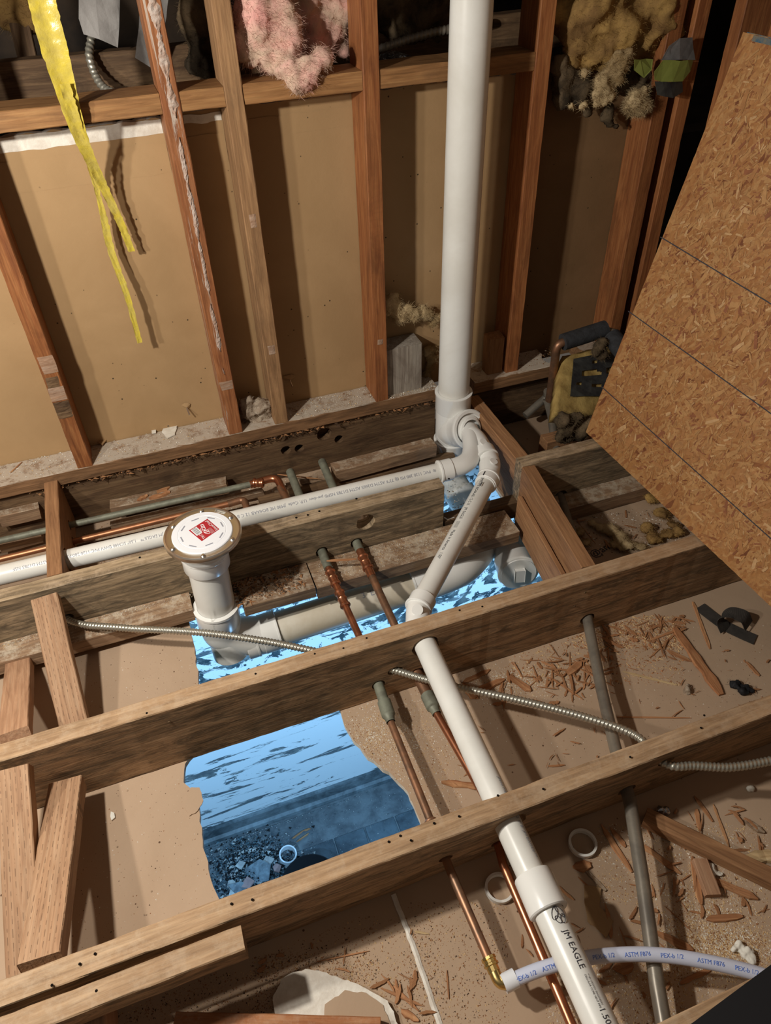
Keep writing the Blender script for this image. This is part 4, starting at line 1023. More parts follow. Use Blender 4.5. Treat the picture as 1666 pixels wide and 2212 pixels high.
# ================================================================== TAPE
def ribbon(pts, widths, seed, crink=.004):
    ps = smooth_path([p for p in pts], 14); n = len(ps); bm = bmesh.new(); rows = []; m_ = 6
    for i, p in enumerate(ps):
        s = i/(n-1)*(len(widths)-1); k = min(int(s), len(widths)-2); wd = widths[k]*(1-(s-k))+widths[k+1]*(s-k); row = []
        for j in range(m_+1):
            u = j/m_-.5; q = V((u*wd, 0, 0)); cr = crink*(noise.noise(V((i*.55, j*1.3, seed))) + .5*abs(math.sin(j*1.7+i*.5)))
            ex = .0025*noise.noise(V((i*.9, (j > 3)*5, seed+7)))
            row.append(bm.verts.new(p+q+V((ex, -cr-abs(u)*wd*.25, 0))))
        rows.append(row)
    for a, b in zip(rows, rows[1:]):
        for j in range(m_): bm.faces.new((a[j], a[j+1], b[j+1], b[j]))
    return bm
tp_ = thing('caution_tape', 'crinkled yellow tape hanging from above in two strands', 'tape', ony(180, 280, 1.67))
part(link('strand', ribbon([ony(80, -60, 1.66), ony(95, 20, 1.66), ony(130, 150, 1.665), ony(172, 290, 1.685), ony(222, 400, 1.735), ony(260, 480, 1.75), ony(285, 543, 1.75)], [.046, .046, .046, .034, .022, .018, .017, .014], 2), 'tape', smooth=True), tp_)
part(link('strand', ribbon([ony(140, 180, 1.655), ony(168, 280, 1.68), ony(198, 370, 1.735), ony(222, 460, 1.75), ony(240, 540, 1.75), ony(275, 640, 1.735), ony(302, 740, 1.73)], [.018, .022, .012, .010, .017, .015, .013, .012], 9, .003), 'tape', smooth=True), tp_)

# ================================================================== CAVITY CONTENTS
bt('cavity_board', -.9, 1.2, 1.93, 1.97, .80, .885, 'joist_dark', label='brown rail deep in upper cavity behind the fire blocks', cat='board')  # rail and brace take a darker wood to stand for the cavity's shade
bt('cavity_board', -.9, .5, 1.80, 1.925, .785, .80, 'header_wood', label='flat ledge board behind fire blocks at left', cat='board')
o = board('cavity_board', ony(45, 60, 2.05), ony(75, 190, 2.0), .04, .06, 'joist_dark', label='slanting brown brace in upper left cavity', cat='board', up=(0, 1, 0))
def sheet_hang(name, pix, y, mat, lab, cat, th=.004, seed=0, wav=.012, ytop=None):
    bm = bmesh.new(); pts = [ony(u, v, y) for u, v in pix]; front = []; back = []
    out = []
    for i in range(len(pts)):
        a, b = pts[i], pts[(i+1) % len(pts)]; k = max(1, int((b-a).length/.02))
        for j in range(k): out.append(a.lerp(b, j/k))
    for p in out:
        q = V((0, wav*noise.noise(V((p.x*12, p.z*12, seed))), .003*noise.noise(V((p.x*80, p.z*80, seed)))))
        front.append(bm.verts.new(p+q)); back.append(bm.verts.new(p+q+V((0, th, 0))))
    bm.faces.new(front); bm.faces.new(back[::-1]); n = len(out)
    for i in range(n): bm.faces.new((front[i], back[i], back[(i+1) % n], front[(i+1) % n]))
    bmesh.ops.triangulate(bm, faces=[f for f in bm.faces if len(f.verts) > 4])
    bmesh.ops.recalc_face_normals(bm, faces=bm.faces)
    return tag(link(name, bm, mat), lab, cat)
sheet_hang('felt_sheet', [(170, -60), (260, -60), (258, 60), (255, 104), (215, 85), (180, 72), (170, 40)], 1.90, 'grey_felt', 'grey felt flap hanging in upper cavity left of plastered stud', 'felt', seed=1)
sheet_hang('felt_sheet', [(305, -60), (370, -60), (360, 40), (350, 90), (325, 146), (292, 124), (300, 60)], 1.88, 'grey_felt', 'grey felt flap behind the plastered stud', 'felt', seed=2)
sheet_hang('foil_scrap', [(815, 140), (822, 118), (850, 108), (880, 118), (905, 128), (945, 118), (930, 135), (880, 140), (845, 150)], 1.80, 'foil', 'crumpled shiny foil on fire block left of tall pipe', 'foil', seed=3, wav=.02)
def fl(name, items, y, mat, lab, cat='insulation', **k):
    blobs = []
    for (u, v, rp, *rest) in items:
        yy = y + (rest[0] if rest else 0); p = ony(u, v, yy); r = rp*(p-CP).length/F
        blobs.append((p, (r, r*.7, r)))
    return tag(fluff(name, blobs, mat, **k), lab, cat)
pk = fl('pink_insulation', [(560, 40, 48), (540, 90, 34), (600, 110, 42), (630, 150, 34, -.03), (645, 180, 24, -.05), (690, 125, 22, -.04), (665, 145, 24, -.05), (580, 20, 46), (645, 195, 13, -.055), (610, 70, 40), (535, 30, 30)], 1.74, 'insul_pink', 'pink fibreglass wad hanging over the fire block', voxel=.006, fib=5000, flen=.014, seed=3, amp=.012)
fl('pink_insulation', [(680, 40, 52), (720, 70, 34), (700, 10, 50), (735, 95, 20), (650, -20, 60)], 1.82, 'insul_pink', 'shaded pink fibreglass behind, left of the stud before tall pipe', voxel=.008, fib=2000, seed=4, amp=.014)
fl('brown_insulation', [(850, 20, 50), (900, 50, 40), (930, 5, 45), (860, 70, 25), (940, 80, 22)], 1.95, 'insul_dark', 'dark brown insulation in the cavity left of the tall pipe', voxel=.01, fib=800, seed=5)
fl('brown_insulation', [(430, 40, 40), (450, 100, 34), (425, 140, 24), (462, 160, 18)], 1.92, 'insul_dark', 'dark insulation in the cavity between the close stud pair', voxel=.01, fib=800, seed=15)
fl('brown_insulation', [(40, 40, 34), (70, 55, 20), (20, 10, 30)], 2.05, 'insul_yellow', 'dim orange insulation lump in the upper left cavity', voxel=.01, fib=600, seed=16)
fl('yellow_insulation', [(1290, 20, 55), (1260, 60, 40), (1340, 60, 55), (1400, 20, 55), (1320, 100, 45), (1290, 110, 35), (1440, 40, 40), (1425, 70, 32), (1360, 110, 25), (1235, 120, 20), (1240, 140, 17), (1475, 10, 32), (1380, 70, 40), (1225, 30, 28), (1460, 60, 26), (1400, 100, 24)], 1.74, 'insul_yellow', 'large yellow insulation mass bulging at upper right', voxel=.007, fib=4000, flen=.012, seed=6, amp=.016, freq=22)
fl('yellow_insulation', [(1345, 125, 17), (1325, 150, 17), (1300, 170, 16), (1310, 190, 14), (1290, 205, 11), (1340, 140, 18), (1260, 160, 9), (1335, 170, 12), (1320, 205, 10), (1290, 222, 8), (1260, 230, 7), (1235, 232, 6), (1305, 215, 8)], 1.69, 'insul_pale', 'twisted pale insulation strand below the large yellow mass', voxel=.005, fib=2500, flen=.01, seed=7, amp=.008, freq=35)
fl('yellow_insulation', [(1375, 215, 17), (1385, 235, 15), (1360, 230, 12), (1392, 200, 9), (1365, 245, 8), (1400, 232, 7)], 1.68, 'insul_pale', 'small ragged insulation tuft under the green film', voxel=.005, fib=2500, flen=.013, seed=8, amp=.009, freq=35)
fl('dark_insulation', [(1225, 175, 28), (1215, 205, 22), (1250, 195, 28), (1270, 240, 12), (1310, 245, 14), (1320, 268, 8), (1332, 276, 6), (1390, 180, 26), (1210, 140, 18), (1430, 165, 22), (1350, 175, 18), (1440, 110, 22)], 1.735, 'insul_dark', 'blackened insulation and paper behind the twisted strand', voxel=.008, fib=1500, seed=9, amp=.012)
gf = thing('vapor_film', 'green and grey plastic film curl at upper right by corner studs', 'film', ony(1450, 150, 1.66))
part(sheet_hang('green_part', [(1413, 155), (1430, 130), (1500, 128), (1492, 155), (1475, 175), (1430, 177), (1416, 172)], 1.655, 'green_film', None, None, .001, 3, .02), gf)
part(sheet_hang('grey_part', [(1430, 130), (1445, 98), (1468, 83), (1498, 82), (1500, 128)], 1.66, 'grey_film', None, None, .001, 4, .02), gf)
part(sheet_hang('black_part', [(1415, 176), (1480, 178), (1478, 198), (1450, 209), (1418, 206)], 1.665, 'black_paper', None, None, .001, 5, .02), gf)
for c in gf.children:
    for k in ('label', 'category'):
        if k in c: del c[k]
sheet_hang('vapor_film', [(1365, 128), (1412, 128), (1408, 150), (1392, 168), (1370, 150)], 1.68, 'green_film', 'small dark green film scrap between insulation masses', 'film', .001, 8, .02)
fl('yellow_insulation', [(845, 665, 22), (865, 680, 18), (895, 680, 15), (920, 680, 14), (945, 685, 10), (935, 700, 9), (850, 645, 12), (915, 665, 8), (880, 668, 12)], 1.745, 'insul_pale', 'torn insulation tuft lying on pale block beside white pipe', voxel=.004, fib=3500, flen=.012, seed=10, amp=.007, freq=45)
fl('yellow_insulation', [(925, 760, 11), (932, 775, 12), (926, 795, 12), (922, 812, 11), (938, 755, 8), (922, 830, 9)], 1.765, 'insul_pale', 'thin insulation strip standing between pale block and white pipe', voxel=.004, fib=1500, flen=.009, seed=11, amp=.006, freq=45)
fl('dirty_insulation', [(540, 885, 22), (565, 880, 22), (555, 905, 16), (575, 900, 14), (535, 870, 14), (545, 912, 12)], 1.735, 'dust_grey', 'grey pinkish insulation clump on plate between the close studs', voxel=.004, fib=1500, flen=.006, seed=12, amp=.008, freq=50)
fluff_z = lambda items, z, mat, lab, **k: tag(fluff('yellow_insulation', [(onz(u, v, z), (r*(onz(u, v, z)-CP).length/F, r*(onz(u, v, z)-CP).length/F, r*.5*(onz(u, v, z)-CP).length/F)) for u, v, r in items], mat, **k), lab, 'insulation')
fluff_z([(1300, 1138, 12), (1320, 1145, 16), (1340, 1160, 16), (1360, 1175, 14), (1330, 1175, 12), (1385, 1180, 10), (1280, 1130, 9), (1345, 1185, 9), (1250, 1150, 12), (1265, 1170, 12)], FZ+.012, 'insul_pale', 'pale insulation tuft on drywall paper behind cracked blocking', voxel=.004, fib=2500, flen=.01, seed=13, amp=.006, freq=40)
fluff_z([(1415, 1160, 16), (1440, 1150, 14), (1465, 1150, 12), (1400, 1140, 12), (1430, 1110, 16), (1410, 1080, 14), (1455, 1130, 12)], FZ+.014, 'insul_yellow', 'dark stained insulation at the foot of the particle board', voxel=.005, fib=1500, flen=.009, seed=14, amp=.008, freq=36)
# yellow batt with black facing
bt0 = thing('insulation_batt', 'yellow insulation batt with black paper facing in dark rear bay', 'insulation', onz(1260, 850, -.05))
Bc = [ony(1214, 770, 1.62), ony(1312, 745, 1.62), ony(1312, 900, 1.47), ony(1197, 893, 1.47)]
bm = bmesh.new(); n1_, n2_ = 22, 26; grid = []
dB = (Bc[1]-Bc[0]).cross(Bc[3]-Bc[0]).normalized()
if dB.z < 0: dB = -dB
ext = 1.9
def BP(s, t): a = Bc[0].lerp(Bc[0]+(Bc[1]-Bc[0])*ext, s); b = Bc[3].lerp(Bc[3]+(Bc[2]-Bc[3])*ext, s); return a.lerp(b, t)
for lay in (0, 1):
    g = []
    for i in range(n1_+1):
        row = []
        for j in range(n2_+1):
            s, t2 = i/n1_, j/n2_; p = BP(s, t2); q = .006*noise.noise(p*40)+.004*noise.noise(p*90)
            row.append(bm.verts.new(p+dB*(q if lay == 0 else -.055+q)+V((.004*noise.noise(p*60+V((9, 0, 0))), .004*noise.noise(p*60), 0))))
        g.append(row)
    grid.append(g)
for lay in (0, 1):
    for i in range(n1_):
        for j in range(n2_): bm.faces.new((grid[lay][i][j], grid[lay][i+1][j], grid[lay][i+1][j+1], grid[lay][i][j+1]))
edge = [(i, 0) for i in range(n1_)] + [(n1_, j) for j in range(n2_)] + [(i, n2_) for i in range(n1_, 0, -1)] + [(0, j) for j in range(n2_, 0, -1)]
for k in range(len(edge)):
    a, b = edge[k], edge[(k+1) % len(edge)]; bm.faces.new((grid[0][a[0]][a[1]], grid[0][b[0]][b[1]], grid[1][b[0]][b[1]], grid[1][a[0]][a[1]]))
bmesh.ops.recalc_face_normals(bm, faces=bm.faces)
part(link('batt', bm, 'batt_yellow', smooth=True), bt0)
bm = bmesh.new(); g = [[bm.verts.new(BP(.13+.75*i/14, .12+.62*j/14)+dB*(.0095+.003*noise.noise(V((i*.6, j*.6, 2))))) for j in range(15)] for i in range(15)]
for i in range(14):
    for j in range(14):
        if noise.noise(V((i*.4, j*.45, 7))) < .28: bm.faces.new((g[i][j], g[i+1][j], g[i+1][j+1], g[i][j+1]))
part(link('black_facing', bm, 'black_paper'), bt0)
fl('dark_insulation', [(1222, 935, 26), (1250, 930, 24), (1215, 905, 18), (1275, 915, 22), (1240, 905, 20)], 1.44, 'insul_dark', 'brown insulation lump hanging beneath the yellow batt', voxel=.006, fib=1200, seed=21, amp=.01)
fl('dark_insulation', [(1298, 745, 16), (1302, 765, 14), (1290, 758, 12)], 1.56, 'insul_dark', 'small dark insulation lump below foam sleeve', voxel=.005, fib=600, seed=22, amp=.008)

# ================================================================== DEBRIS: single pieces
FZ1 = FZ+.0010
def pz(u, v, z=FZ1): return onz(u, v, z)
def sp(u0, v0, u1, v1, wpx, lab, mat='chip_wood', th=None, name='wood_splinter', z=FZ1, grp=None, seed=None, taper=.4, bend=0):
    a, b = pz(u0, v0, z), pz(u1, v1, z); wd = wpx*((a-CP).length)/F
    o = chip(name, a, b, wd, th or max(.0015, wd*.25), mat, seed if seed is not None else int(u0+v0), taper, bend)
    return tag(o, lab, 'wood chip', grp)
big = [
 (1460, 1362, 1558, 1502, 22, 'long flat orange wood splinter in right bay, widest on the drywall', 'chip_wood', .9),
 (1497, 1300, 1535, 1405, 7, 'thin upright stick leaning against middle joist, right bay', 'chip_wood', .9),
 (1342, 1450, 1462, 1480, 6, 'pale cream splinter in middle of right bay', 'chip_pale', .4),
 (1440, 1405, 1495, 1430, 9, 'short red splinter just right of cream one', 'chip_wood', .5),
 (1330, 1549, 1490, 1551, 4, 'thin straight strip pointing to front joist, right bay', 'chip_wood', .9),
 (1400, 1385, 1465, 1360, 6, 'narrow splinter leading to pile under middle joist', 'chip_wood', .6),
 (1405, 1420, 1460, 1368, 5, 'dark-edged splinter crossing toward pile under middle joist', 'chip_wood', .6),
 (1100, 1460, 1148, 1495, 18, 'broad splinter piece left of the grey pipe above cable', 'chip_wood', .8),
 (1000, 1475, 1058, 1448, 12, 'rough splinter beside white drain below middle joist', 'chip_wood', .8),
 (1015, 1500, 1090, 1468, 18, 'large ragged splinter under the armored cable by white drain', 'chip_wood', .6),
 (1000, 1480, 1030, 1510, 22, 'brown bark-like chip against the white drain', 'chip_wood', .6),
 (1225, 1460, 1256, 1430, 20, 'curled dark red chip left of grey pipe', 'chip_wood', .6),
 (1192, 1465, 1260, 1512, 6, 'thin forked splinter touching grey pipe', 'chip_wood', .5),
 (955, 1690, 1040, 1700, 16, 'flat brown shim between copper line and white drain', 'chip_wood', .9),
 (1185, 1655, 1220, 1653, 6, 'small orange chip near front joist, right of white drain', 'chip_wood', .6),
 (1300, 1785, 1365, 1885, 12, 'stout splinter left of grey pipe in front bay', 'chip_wood', .7),
 (1318, 1788, 1352, 1830, 10, 'short chip beside stout splinter in front bay', 'chip_wood', .7),
 (1385, 1825, 1470, 1888, 13, 'long splinter right of grey pipe in front bay', 'chip_wood', .6),
 (1496, 1850, 1515, 1955, 14, 'tall splinter bundle below the diagonal loose stick', 'chip_wood', .7),
 (1525, 1985, 1605, 1980, 13, 'dark red flat chip on sawdust, front bay', 'chip_wood', .6),
 (1540, 1900, 1635, 1942, 18, 'broad red splinter under diagonal loose stick', 'chip_wood', .5),
 (1500, 1720, 1540, 1775, 8, 'splinter right of foil wad in front bay', 'chip_wood', .5),
 (1540, 1735, 1575, 1830, 6, 'thin splinter at far right of front bay', 'chip_wood', .5),
 (1505, 1750, 1512, 1795, 10, 'short upright chip right of foil wad', 'chip_wood', .7),
 (1418, 2015, 1500, 2055, 16, 'rough splinter meeting the plastic water tube', 'chip_wood', .6),
 (1330, 2095, 1365, 2080, 26, 'dark red wood lump beneath plastic water tube', 'chip_wood', .8),
 (1238, 1875, 1275, 1870, 20, 'ragged chip below the right plastic ring', 'chip_wood', .7),
 (1265, 1880, 1310, 1925, 9, 'greyish splinter beside ragged chip, front bay', 'cleat_wood', .6),
 (1200, 1910, 1240, 1945, 6, 'thin splinter right of the drain coupling', 'chip_wood', .5),
 (682, 2078, 795, 2055, 3, 'thin twig-like splinter in front bay left of seam', 'chip_wood', .5),
 (825, 2135, 915, 2175, 7, 'splinter in bundle near seam at bottom', 'chip_wood', .6),
 (850, 2130, 905, 2185, 7, 'lower splinter in bundle near seam at bottom', 'chip_wood', .6),
 (855, 2115, 858, 2150, 7, 'upright splinter above bundle near seam', 'chip_wood', .6),
 (870, 2185, 905, 2205, 14, 'dark chip at bottom of bundle near seam', 'chip_wood', .7),
 (895, 2012, 928, 2018, 5, 'small gold chip right of seam in front bay', 'chip_pale', .5),
 (965, 2095, 970, 2160, 3, 'fine upright splinter left of brass elbow', 'chip_wood', .5),
 (575, 1995, 580, 1995, 5, None, None, 0),
 (1612, 1430, 1640, 1460, 8, 'pale frayed chip near the black scrap', 'chip_wood', .6),
 (1470, 2125, 1560, 2080, 10, 'splinter lying by black mat at bottom right', 'chip_wood', .6),
 (1610, 1855, 1680, 1850, 26, 'pale rounded wood offcut at right edge of front bay', 'chip_pale', .9),
 (1608, 1772, 1650, 1800, 14, 'grey splinter near right edge of front bay', 'cleat_wood', .7),
 (690, 1775, 720, 1765, 4, None, None, 0)]
for r in big:
    if r[5] is None: continue
    sp(*r[:6], mat=r[6], taper=r[7])
# loose stick lying diagonally at right front
a, b = onz(1392, 1765, FZ+.015), onz(1720, 1925, FZ+.015)
board('loose_stick', a, b, .030, .028, 'block_wood', label='long square stick lying diagonally across right of front bay', cat='board')
board('wood_offcut', onz(1510, 1855, FZ+.009), onz(1540, 1935, FZ+.009), .028, .016, 'brace_plain', label='stubby offcut below diagonal loose stick', cat='offcut', rag=(.006, .003))
sp(705, 1212, 770, 1208, 7, 'splinter lying across top of left copper coupling line', z=-.092, taper=.5)
o = sp(598, 1025, 690, 1035, 4, 'thin splinter between the two green pipe stubs', z=-.15, taper=.5)
sp(0, 997, 70, 985, 5, 'pale splinter on bottom plate at left edge', 'chip_wood', z=.0215, taper=.5)
sp(22, 1022, 48, 998, 3, 'tiny splinter on bottom plate at left edge', 'chip_wood', z=.0215, taper=.5)
# groups of many like chips (each its own object)
rn = random.Random(11)
def chips(n, boxes, wr, lr, lab, grp, seed, mats=('chip_wood',), ang=None):
    rr = random.Random(seed); protos = []
    for m_ in range(6):
        o = chip('wood_splinter', (0, 0, 0), (1, 0, 0), .16*(1+m_ % 3*.5), .06, mats[m_ % len(mats)], seed*10+m_, .4, rr.uniform(-.1, .1)); protos.append(o.data); bpy.data.objects.remove(o)
    for i in range(n):
        bx = rr.choices(boxes, [b[4] for b in boxes])[0]
        u, v = rr.uniform(bx[0], bx[2]), rr.uniform(bx[1], bx[3])
        p = pz(u, v)
        if abs(p.y-.909) < .03 or abs(p.y-.515) < .035: continue
        L_ = rr.uniform(*lr)*(1 if rr.random() < .8 else 1.8); a = rr.uniform(0, 3.14) if ang is None else rr.gauss(*ang)
        o = bpy.data.objects.new('wood_splinter', rr.choice(protos)); COL.objects.link(o)
        wsc = rr.uniform(*wr)/.2
        o.scale = (L_, wsc, wsc*.6)
        o.location = (p.x, p.y, FZ1+rr.uniform(0, .004)); o.rotation_euler = (rr.uniform(-.3, .3), rr.uniform(-.12, .12), a)
        tag(o, lab, 'wood chip', grp)
chips(150, [(1140, 1400, 1330, 1480, 3), (1300, 1330, 1480, 1400, 4), (1080, 1440, 1290, 1520, 2)], (.002, .006), (.012, .04), 'one of the reddish splinters heaped below middle joist around grey pipe', 'splinters in the right bay', 3)
chips(60, [(1260, 1400, 1660, 1560, 1), (940, 1540, 1330, 1700, .8)], (.001, .003), (.006, .022), 'small splinter scattered on open drywall between middle and front joists', 'scattered chips in the right bay', 4)
chips(110, [(1180, 1880, 1460, 2200, 2), (1400, 1740, 1660, 1990, 2), (820, 2090, 960, 2212, .8), (1100, 1860, 1260, 2060, .5), (560, 2000, 900, 2100, .4)], (.0015, .0055), (.01, .035), 'small splinter scattered on drywall in the front bay', 'scattered chips in the front bay', 5)
chips(24, [(1240, 1110, 1400, 1190, 1)], (.002, .005), (.012, .04), 'splinter lying in small bay behind cracked blocking', 'splinters behind the blocking', 6)

# rings
def plastic_ring(u0, v0, u1, v1, z, lab, od, wall=.004, h=.010, tilt=(0, 0, 1)):
    c = onz((u0+u1)/2, (v0+v1)/2, z); 
    o = lathe('plastic_ring', c, tilt, [(0, od/2), (h, od/2), (h, od/2-wall), (0, od/2-wall)], 'pvc', None, 40, closed=True)
    return tag(o, lab, 'ring')
plastic_ring(1230, 1796, 1286, 1853, FZ+.001, 'cream plastic ring cut from pipe, lying alone right of white drain', .052, .0045)
plastic_ring(1052, 1890, 1106, 1952, FZ+.001, 'cream plastic ring half under copper line, left of white drain', .052, .0045)
# black things
def band(name, pts, wd, mat, lab, cat, th=.0015, wdir=(0, 0, 1)):
    bm = bmesh.new(); ps = smooth_path(pts, 8); rows = []
    for i, p in enumerate(ps):
        t2 = (ps[min(i+1, len(ps)-1)]-ps[max(i-1, 0)]).normalized(); s = V(wdir); s = (s-t2*s.dot(t2)).normalized(); n = t2.cross(s)
        rows.append([bm.verts.new(p+s*a*wd/2+n*b*th/2) for a, b in ((-1, -1), (1, -1), (1, 1), (-1, 1))])
    for a, b in zip(rows, rows[1:]):
        for k in range(4): bm.faces.new((a[k], a[(k+1) % 4], b[(k+1) % 4], b[k]))
    bm.faces.new(rows[0][::-1]); bm.faces.new(rows[-1]); bmesh.ops.recalc_face_normals(bm, faces=bm.faces)
    return tag(link(name, bm, mat), lab, cat)
d0, d1, d2, d3 = pz(1518, 1312), pz(1560, 1345), pz(1600, 1340), pz(1632, 1375)
band('felt_strip', [pz(1512, 1310, FZ+.002), pz(1540, 1332, FZ+.003), pz(1568, 1352, FZ+.003), pz(1600, 1368, FZ+.003), pz(1632, 1382, FZ+.003)], .032, 'black_felt', 'curled black felt strip in right bay by foot of particle board', 'felt', wdir=(.6, .8, 0))
sd = (d3-d0).normalized(); sw = V((-sd.y, sd.x, 0))
band('felt_strip', [pz(1568, 1362, FZ+.004), pz(1560, 1338, FZ+.022), pz(1580, 1325, FZ+.034), pz(1608, 1333, FZ+.032), pz(1618, 1352, FZ+.012)], .040, 'black_felt', 'looped felt piece on top of black felt strip', 'felt', wdir=sw)
tag(fluff('black_scrap', [(pz(1592, 1480, FZ+.006), (.013, .010, .006)), (pz(1608, 1490, FZ+.006), (.013, .012, .006)), (pz(1582, 1476, FZ+.005), (.009, .008, .005)), (pz(1622, 1492, FZ+.005), (.010, .006, .004))], 'black_rubber', voxel=.0025, amp=.005, fib=60, flen=.01, seed=31, freq=80), 'crumpled black scrap near front joist at right edge', 'scrap')
tag(fluff('dirt_clod', [(pz(1486, 1492, FZ+.005), .009), (pz(1488, 1484, FZ+.005), .007)], 'dust_grey', voxel=.002, amp=.004, fib=20, flen=.004, seed=32, freq=120), 'small brown dirt clod in right bay', 'debris')
tag(fluff('foil_wad', [(pz(1425, 1750, FZ+.008), (.010, .009, .008)), (pz(1438, 1752, FZ+.007), (.008, .008, .007))], 'foil', voxel=.002, amp=.004, fib=0, seed=33, freq=90), 'small shiny foil wad at end of diagonal stick', 'foil')
tag(fluff('plaster_lump', [(pz(1595, 2045, FZ+.006), (.012, .008, .006)), (pz(1612, 2058, FZ+.006), (.013, .007, .006)), (pz(1625, 2072, FZ+.006), (.008, .007, .005))], 'plaster_chip', voxel=.002, amp=.004, fib=0, seed=34, freq=90), 'white plaster lump on sawdust near black mat', 'plaster')
tag(fluff('plaster_lump', [(pz(1622, 1703, FZ+.004), (.009, .007, .004))], 'plaster_chip', voxel=.002, amp=.002, fib=0, seed=35, freq=90), 'small white plaster lump at right edge under armored cable', 'plaster')
tag(fluff('plaster_lump', [(pz(1538, 1878, FZ+.005), (.010, .012, .005)), (pz(1555, 1888, FZ+.005), (.008, .006, .004))], 'plaster_chip', voxel=.002, amp=.003, fib=0, seed=36, freq=90), 'pale plaster lump against diagonal loose stick', 'plaster')
def flat_piece(name, pix, z, th, mat, lab, cat, seed=0, curl=0, mats=None):
    P = [onz(u, v, z) for u, v in pix]; o = jag([(p.x, p.y) for p in P], .006, .0025, seed, True)
    s = poly_slab(name, o, z, z+th, mat)
    if lab: tag(s, lab, cat)
    return s
flat_piece('torn_paper', [(1262, 1912), (1298, 1920), (1295, 1958), (1325, 1990), (1310, 2025), (1270, 1990), (1262, 1950)], FZ+.003, .002, 'tan_card', 'torn tan paper scrap standing curled in front bay', 'paper', 3)
flat_piece('drywall_scrap', [(592, 2165), (608, 2120), (635, 2105), (680, 2098), (715, 2110), (760, 2125), (800, 2145), (838, 2165), (850, 2190), (870, 2240), (700, 2250), (600, 2240)], FZ+.0012, .011, 'gypsum', 'broken white drywall scrap beside red-brown board', 'drywall', 4)
flat_piece('paper_face', [(702, 2170), (745, 2140), (790, 2145), (828, 2172), (845, 2215), (830, 2250), (700, 2250)], FZ+.0125, .0012, 'ceiling_paper', 'brown paper layer on top of the white drywall scrap', 'paper', 5)
flat_piece('plaster_flake', [(240, 1755), (248, 1757), (250, 1768), (243, 1773), (239, 1765)], FZ+.0008, .003, 'plaster_chip', 'lone white plaster flake on drywall between left and blue hole', 'plaster', 6)
# paper curl at the hole's left edge
flat_piece('torn_paper', [(402, 1712), (414, 1700), (430, 1702), (440, 1730), (428, 1752), (408, 1764), (400, 1745)], FZ+.001, .0015, 'ceiling_paper', 'torn paper tongue hanging at left rim of blue hole', 'paper', 8)
for i, (pix, m_, lab) in enumerate((
    ([(350, 935), (360, 915), (385, 918), (378, 940), (362, 948)], 'plaster_chip', 'white plaster flake on plate, larger of two near third bay'),
    ([(328, 928), (338, 927), (337, 936), (328, 937)], 'plaster_chip', 'small square plaster flake on plate left of the larger flake'),
    ([(208, 955), (225, 935), (237, 945), (222, 962)], 'wall_paper', 'torn brown paper scrap on plate by leftmost stud'),
    ([(350, 915), (375, 905), (380, 915), (362, 922)], 'black_paper', 'dark paper flake on the plate behind white flake'))):
    flat_piece('flake', pix, .0212+.002*i, .003, m_, lab, 'flake', i)
# black mat at lower right
Pm = [onz(u, v, .012) for u, v in ((1668, 2082), (1490, 2214))]
dm = (Pm[1]-Pm[0]).normalized(); nm_ = V((dm.y, -dm.x, 0)); nm_ = nm_ if nm_.y < 0 else -nm_
Pq = [Pm[0]-dm*.4, Pm[1]+dm*.12, Pm[1]+dm*.12+nm_*.3, Pm[0]-dm*.4+nm_*.4]
tag(poly_slab('black_mat', [(p.x, p.y) for p in Pq], .0008, .012, 'black_rubber'), 'black mat corner at the lower right', 'mat')

# ================================================================== things in the room below
def zb(u, v, dz=0): return onz(u, v, ZB+.007+dz)
plc = zb(622, 1842); 
tag(lathe('plastic_ring', zb(622, 1852), (.1, -.12, 1), [(0, .040), (.045, .040), (.045, .034), (0, .034)], 'white_plastic', None, 40, closed=True), 'white pipe ring on dark debris in room below', 'ring')
bc = zb(668, 1905); 
bk = lathe('black_bucket', bc-V((0, .05, 0)), UP, [(0, 0), (0, .105), (.09, .125), (.095, .13), (.10, .125), (.02, .10), (.015, 0)], 'black_rubber', None, 40); tag(bk, 'round black tub rim in room below, partly behind front joist', 'tub')
shards = [([(590, 1815), (560, 1865), (640, 1880)], 0)]
SH = [((556, 1880), .07, 'rubble_grey', 'large grey tile shard on debris in room below'), ((575, 1862), .042, 'rubble_pale', 'pale tile shard above the large grey one below'),
      ((598, 1872), .036, 'rubble_pink', 'pinkish tile shard beside white ring below'), ((515, 1918), .05, 'rubble_grey', 'grey-blue tile shard at lower left corner of the opening'), ((535, 1905), .04, 'rubble_pink', 'reddish tile shard low in the opening'),
      ((518, 1862), .026, 'rubble_pale', 'thin pale shard upper left on debris below'), ((500, 1905), .03, 'rubble_pale', 'small pale shard at left rim of debris below'), ((505, 1930), .045, 'rubble_pale', 'whitish shard at very bottom corner of opening')]
for i, ((u, v), s, m_, lab) in enumerate(SH):
    c = zb(u, v, .05); rr = random.Random(i+50)
    n = rr.choice((4, 5, 5)); pts = [(s*rr.uniform(.55, 1)*math.cos(k*2*math.pi/n+rr.uniform(-.3, .3)), s*rr.uniform(.55, 1)*math.sin(k*2*math.pi/n+rr.uniform(-.3, .3))) for k in range(n)]
    o = poly_slab('tile_shard', pts, 0, .007, m_); o.location = c-V((0, 0, .024)); o.rotation_euler = (rr.uniform(-.25, .25), rr.uniform(-.25, .25), 0); tag(o, lab, 'tile shard')
def heap(rr):
    u, v = rr.gauss(548, 42), rr.gauss(1880, 36); p = zb(u, v); c = zb(550, 1880)
    d = (p-c).length; return (p.x, p.y, ZB+.007+max(0, .035*(1-d/.2))*rr.random())
scatter('rubble_heap', heap, 5000, .002, .012, ['black_rubber', 'rubble_grey', 'black_rubber', 'teal_glass', 'rubble_pale'], 41, 'dark rubble heap on tiles in room below', 'rubble')
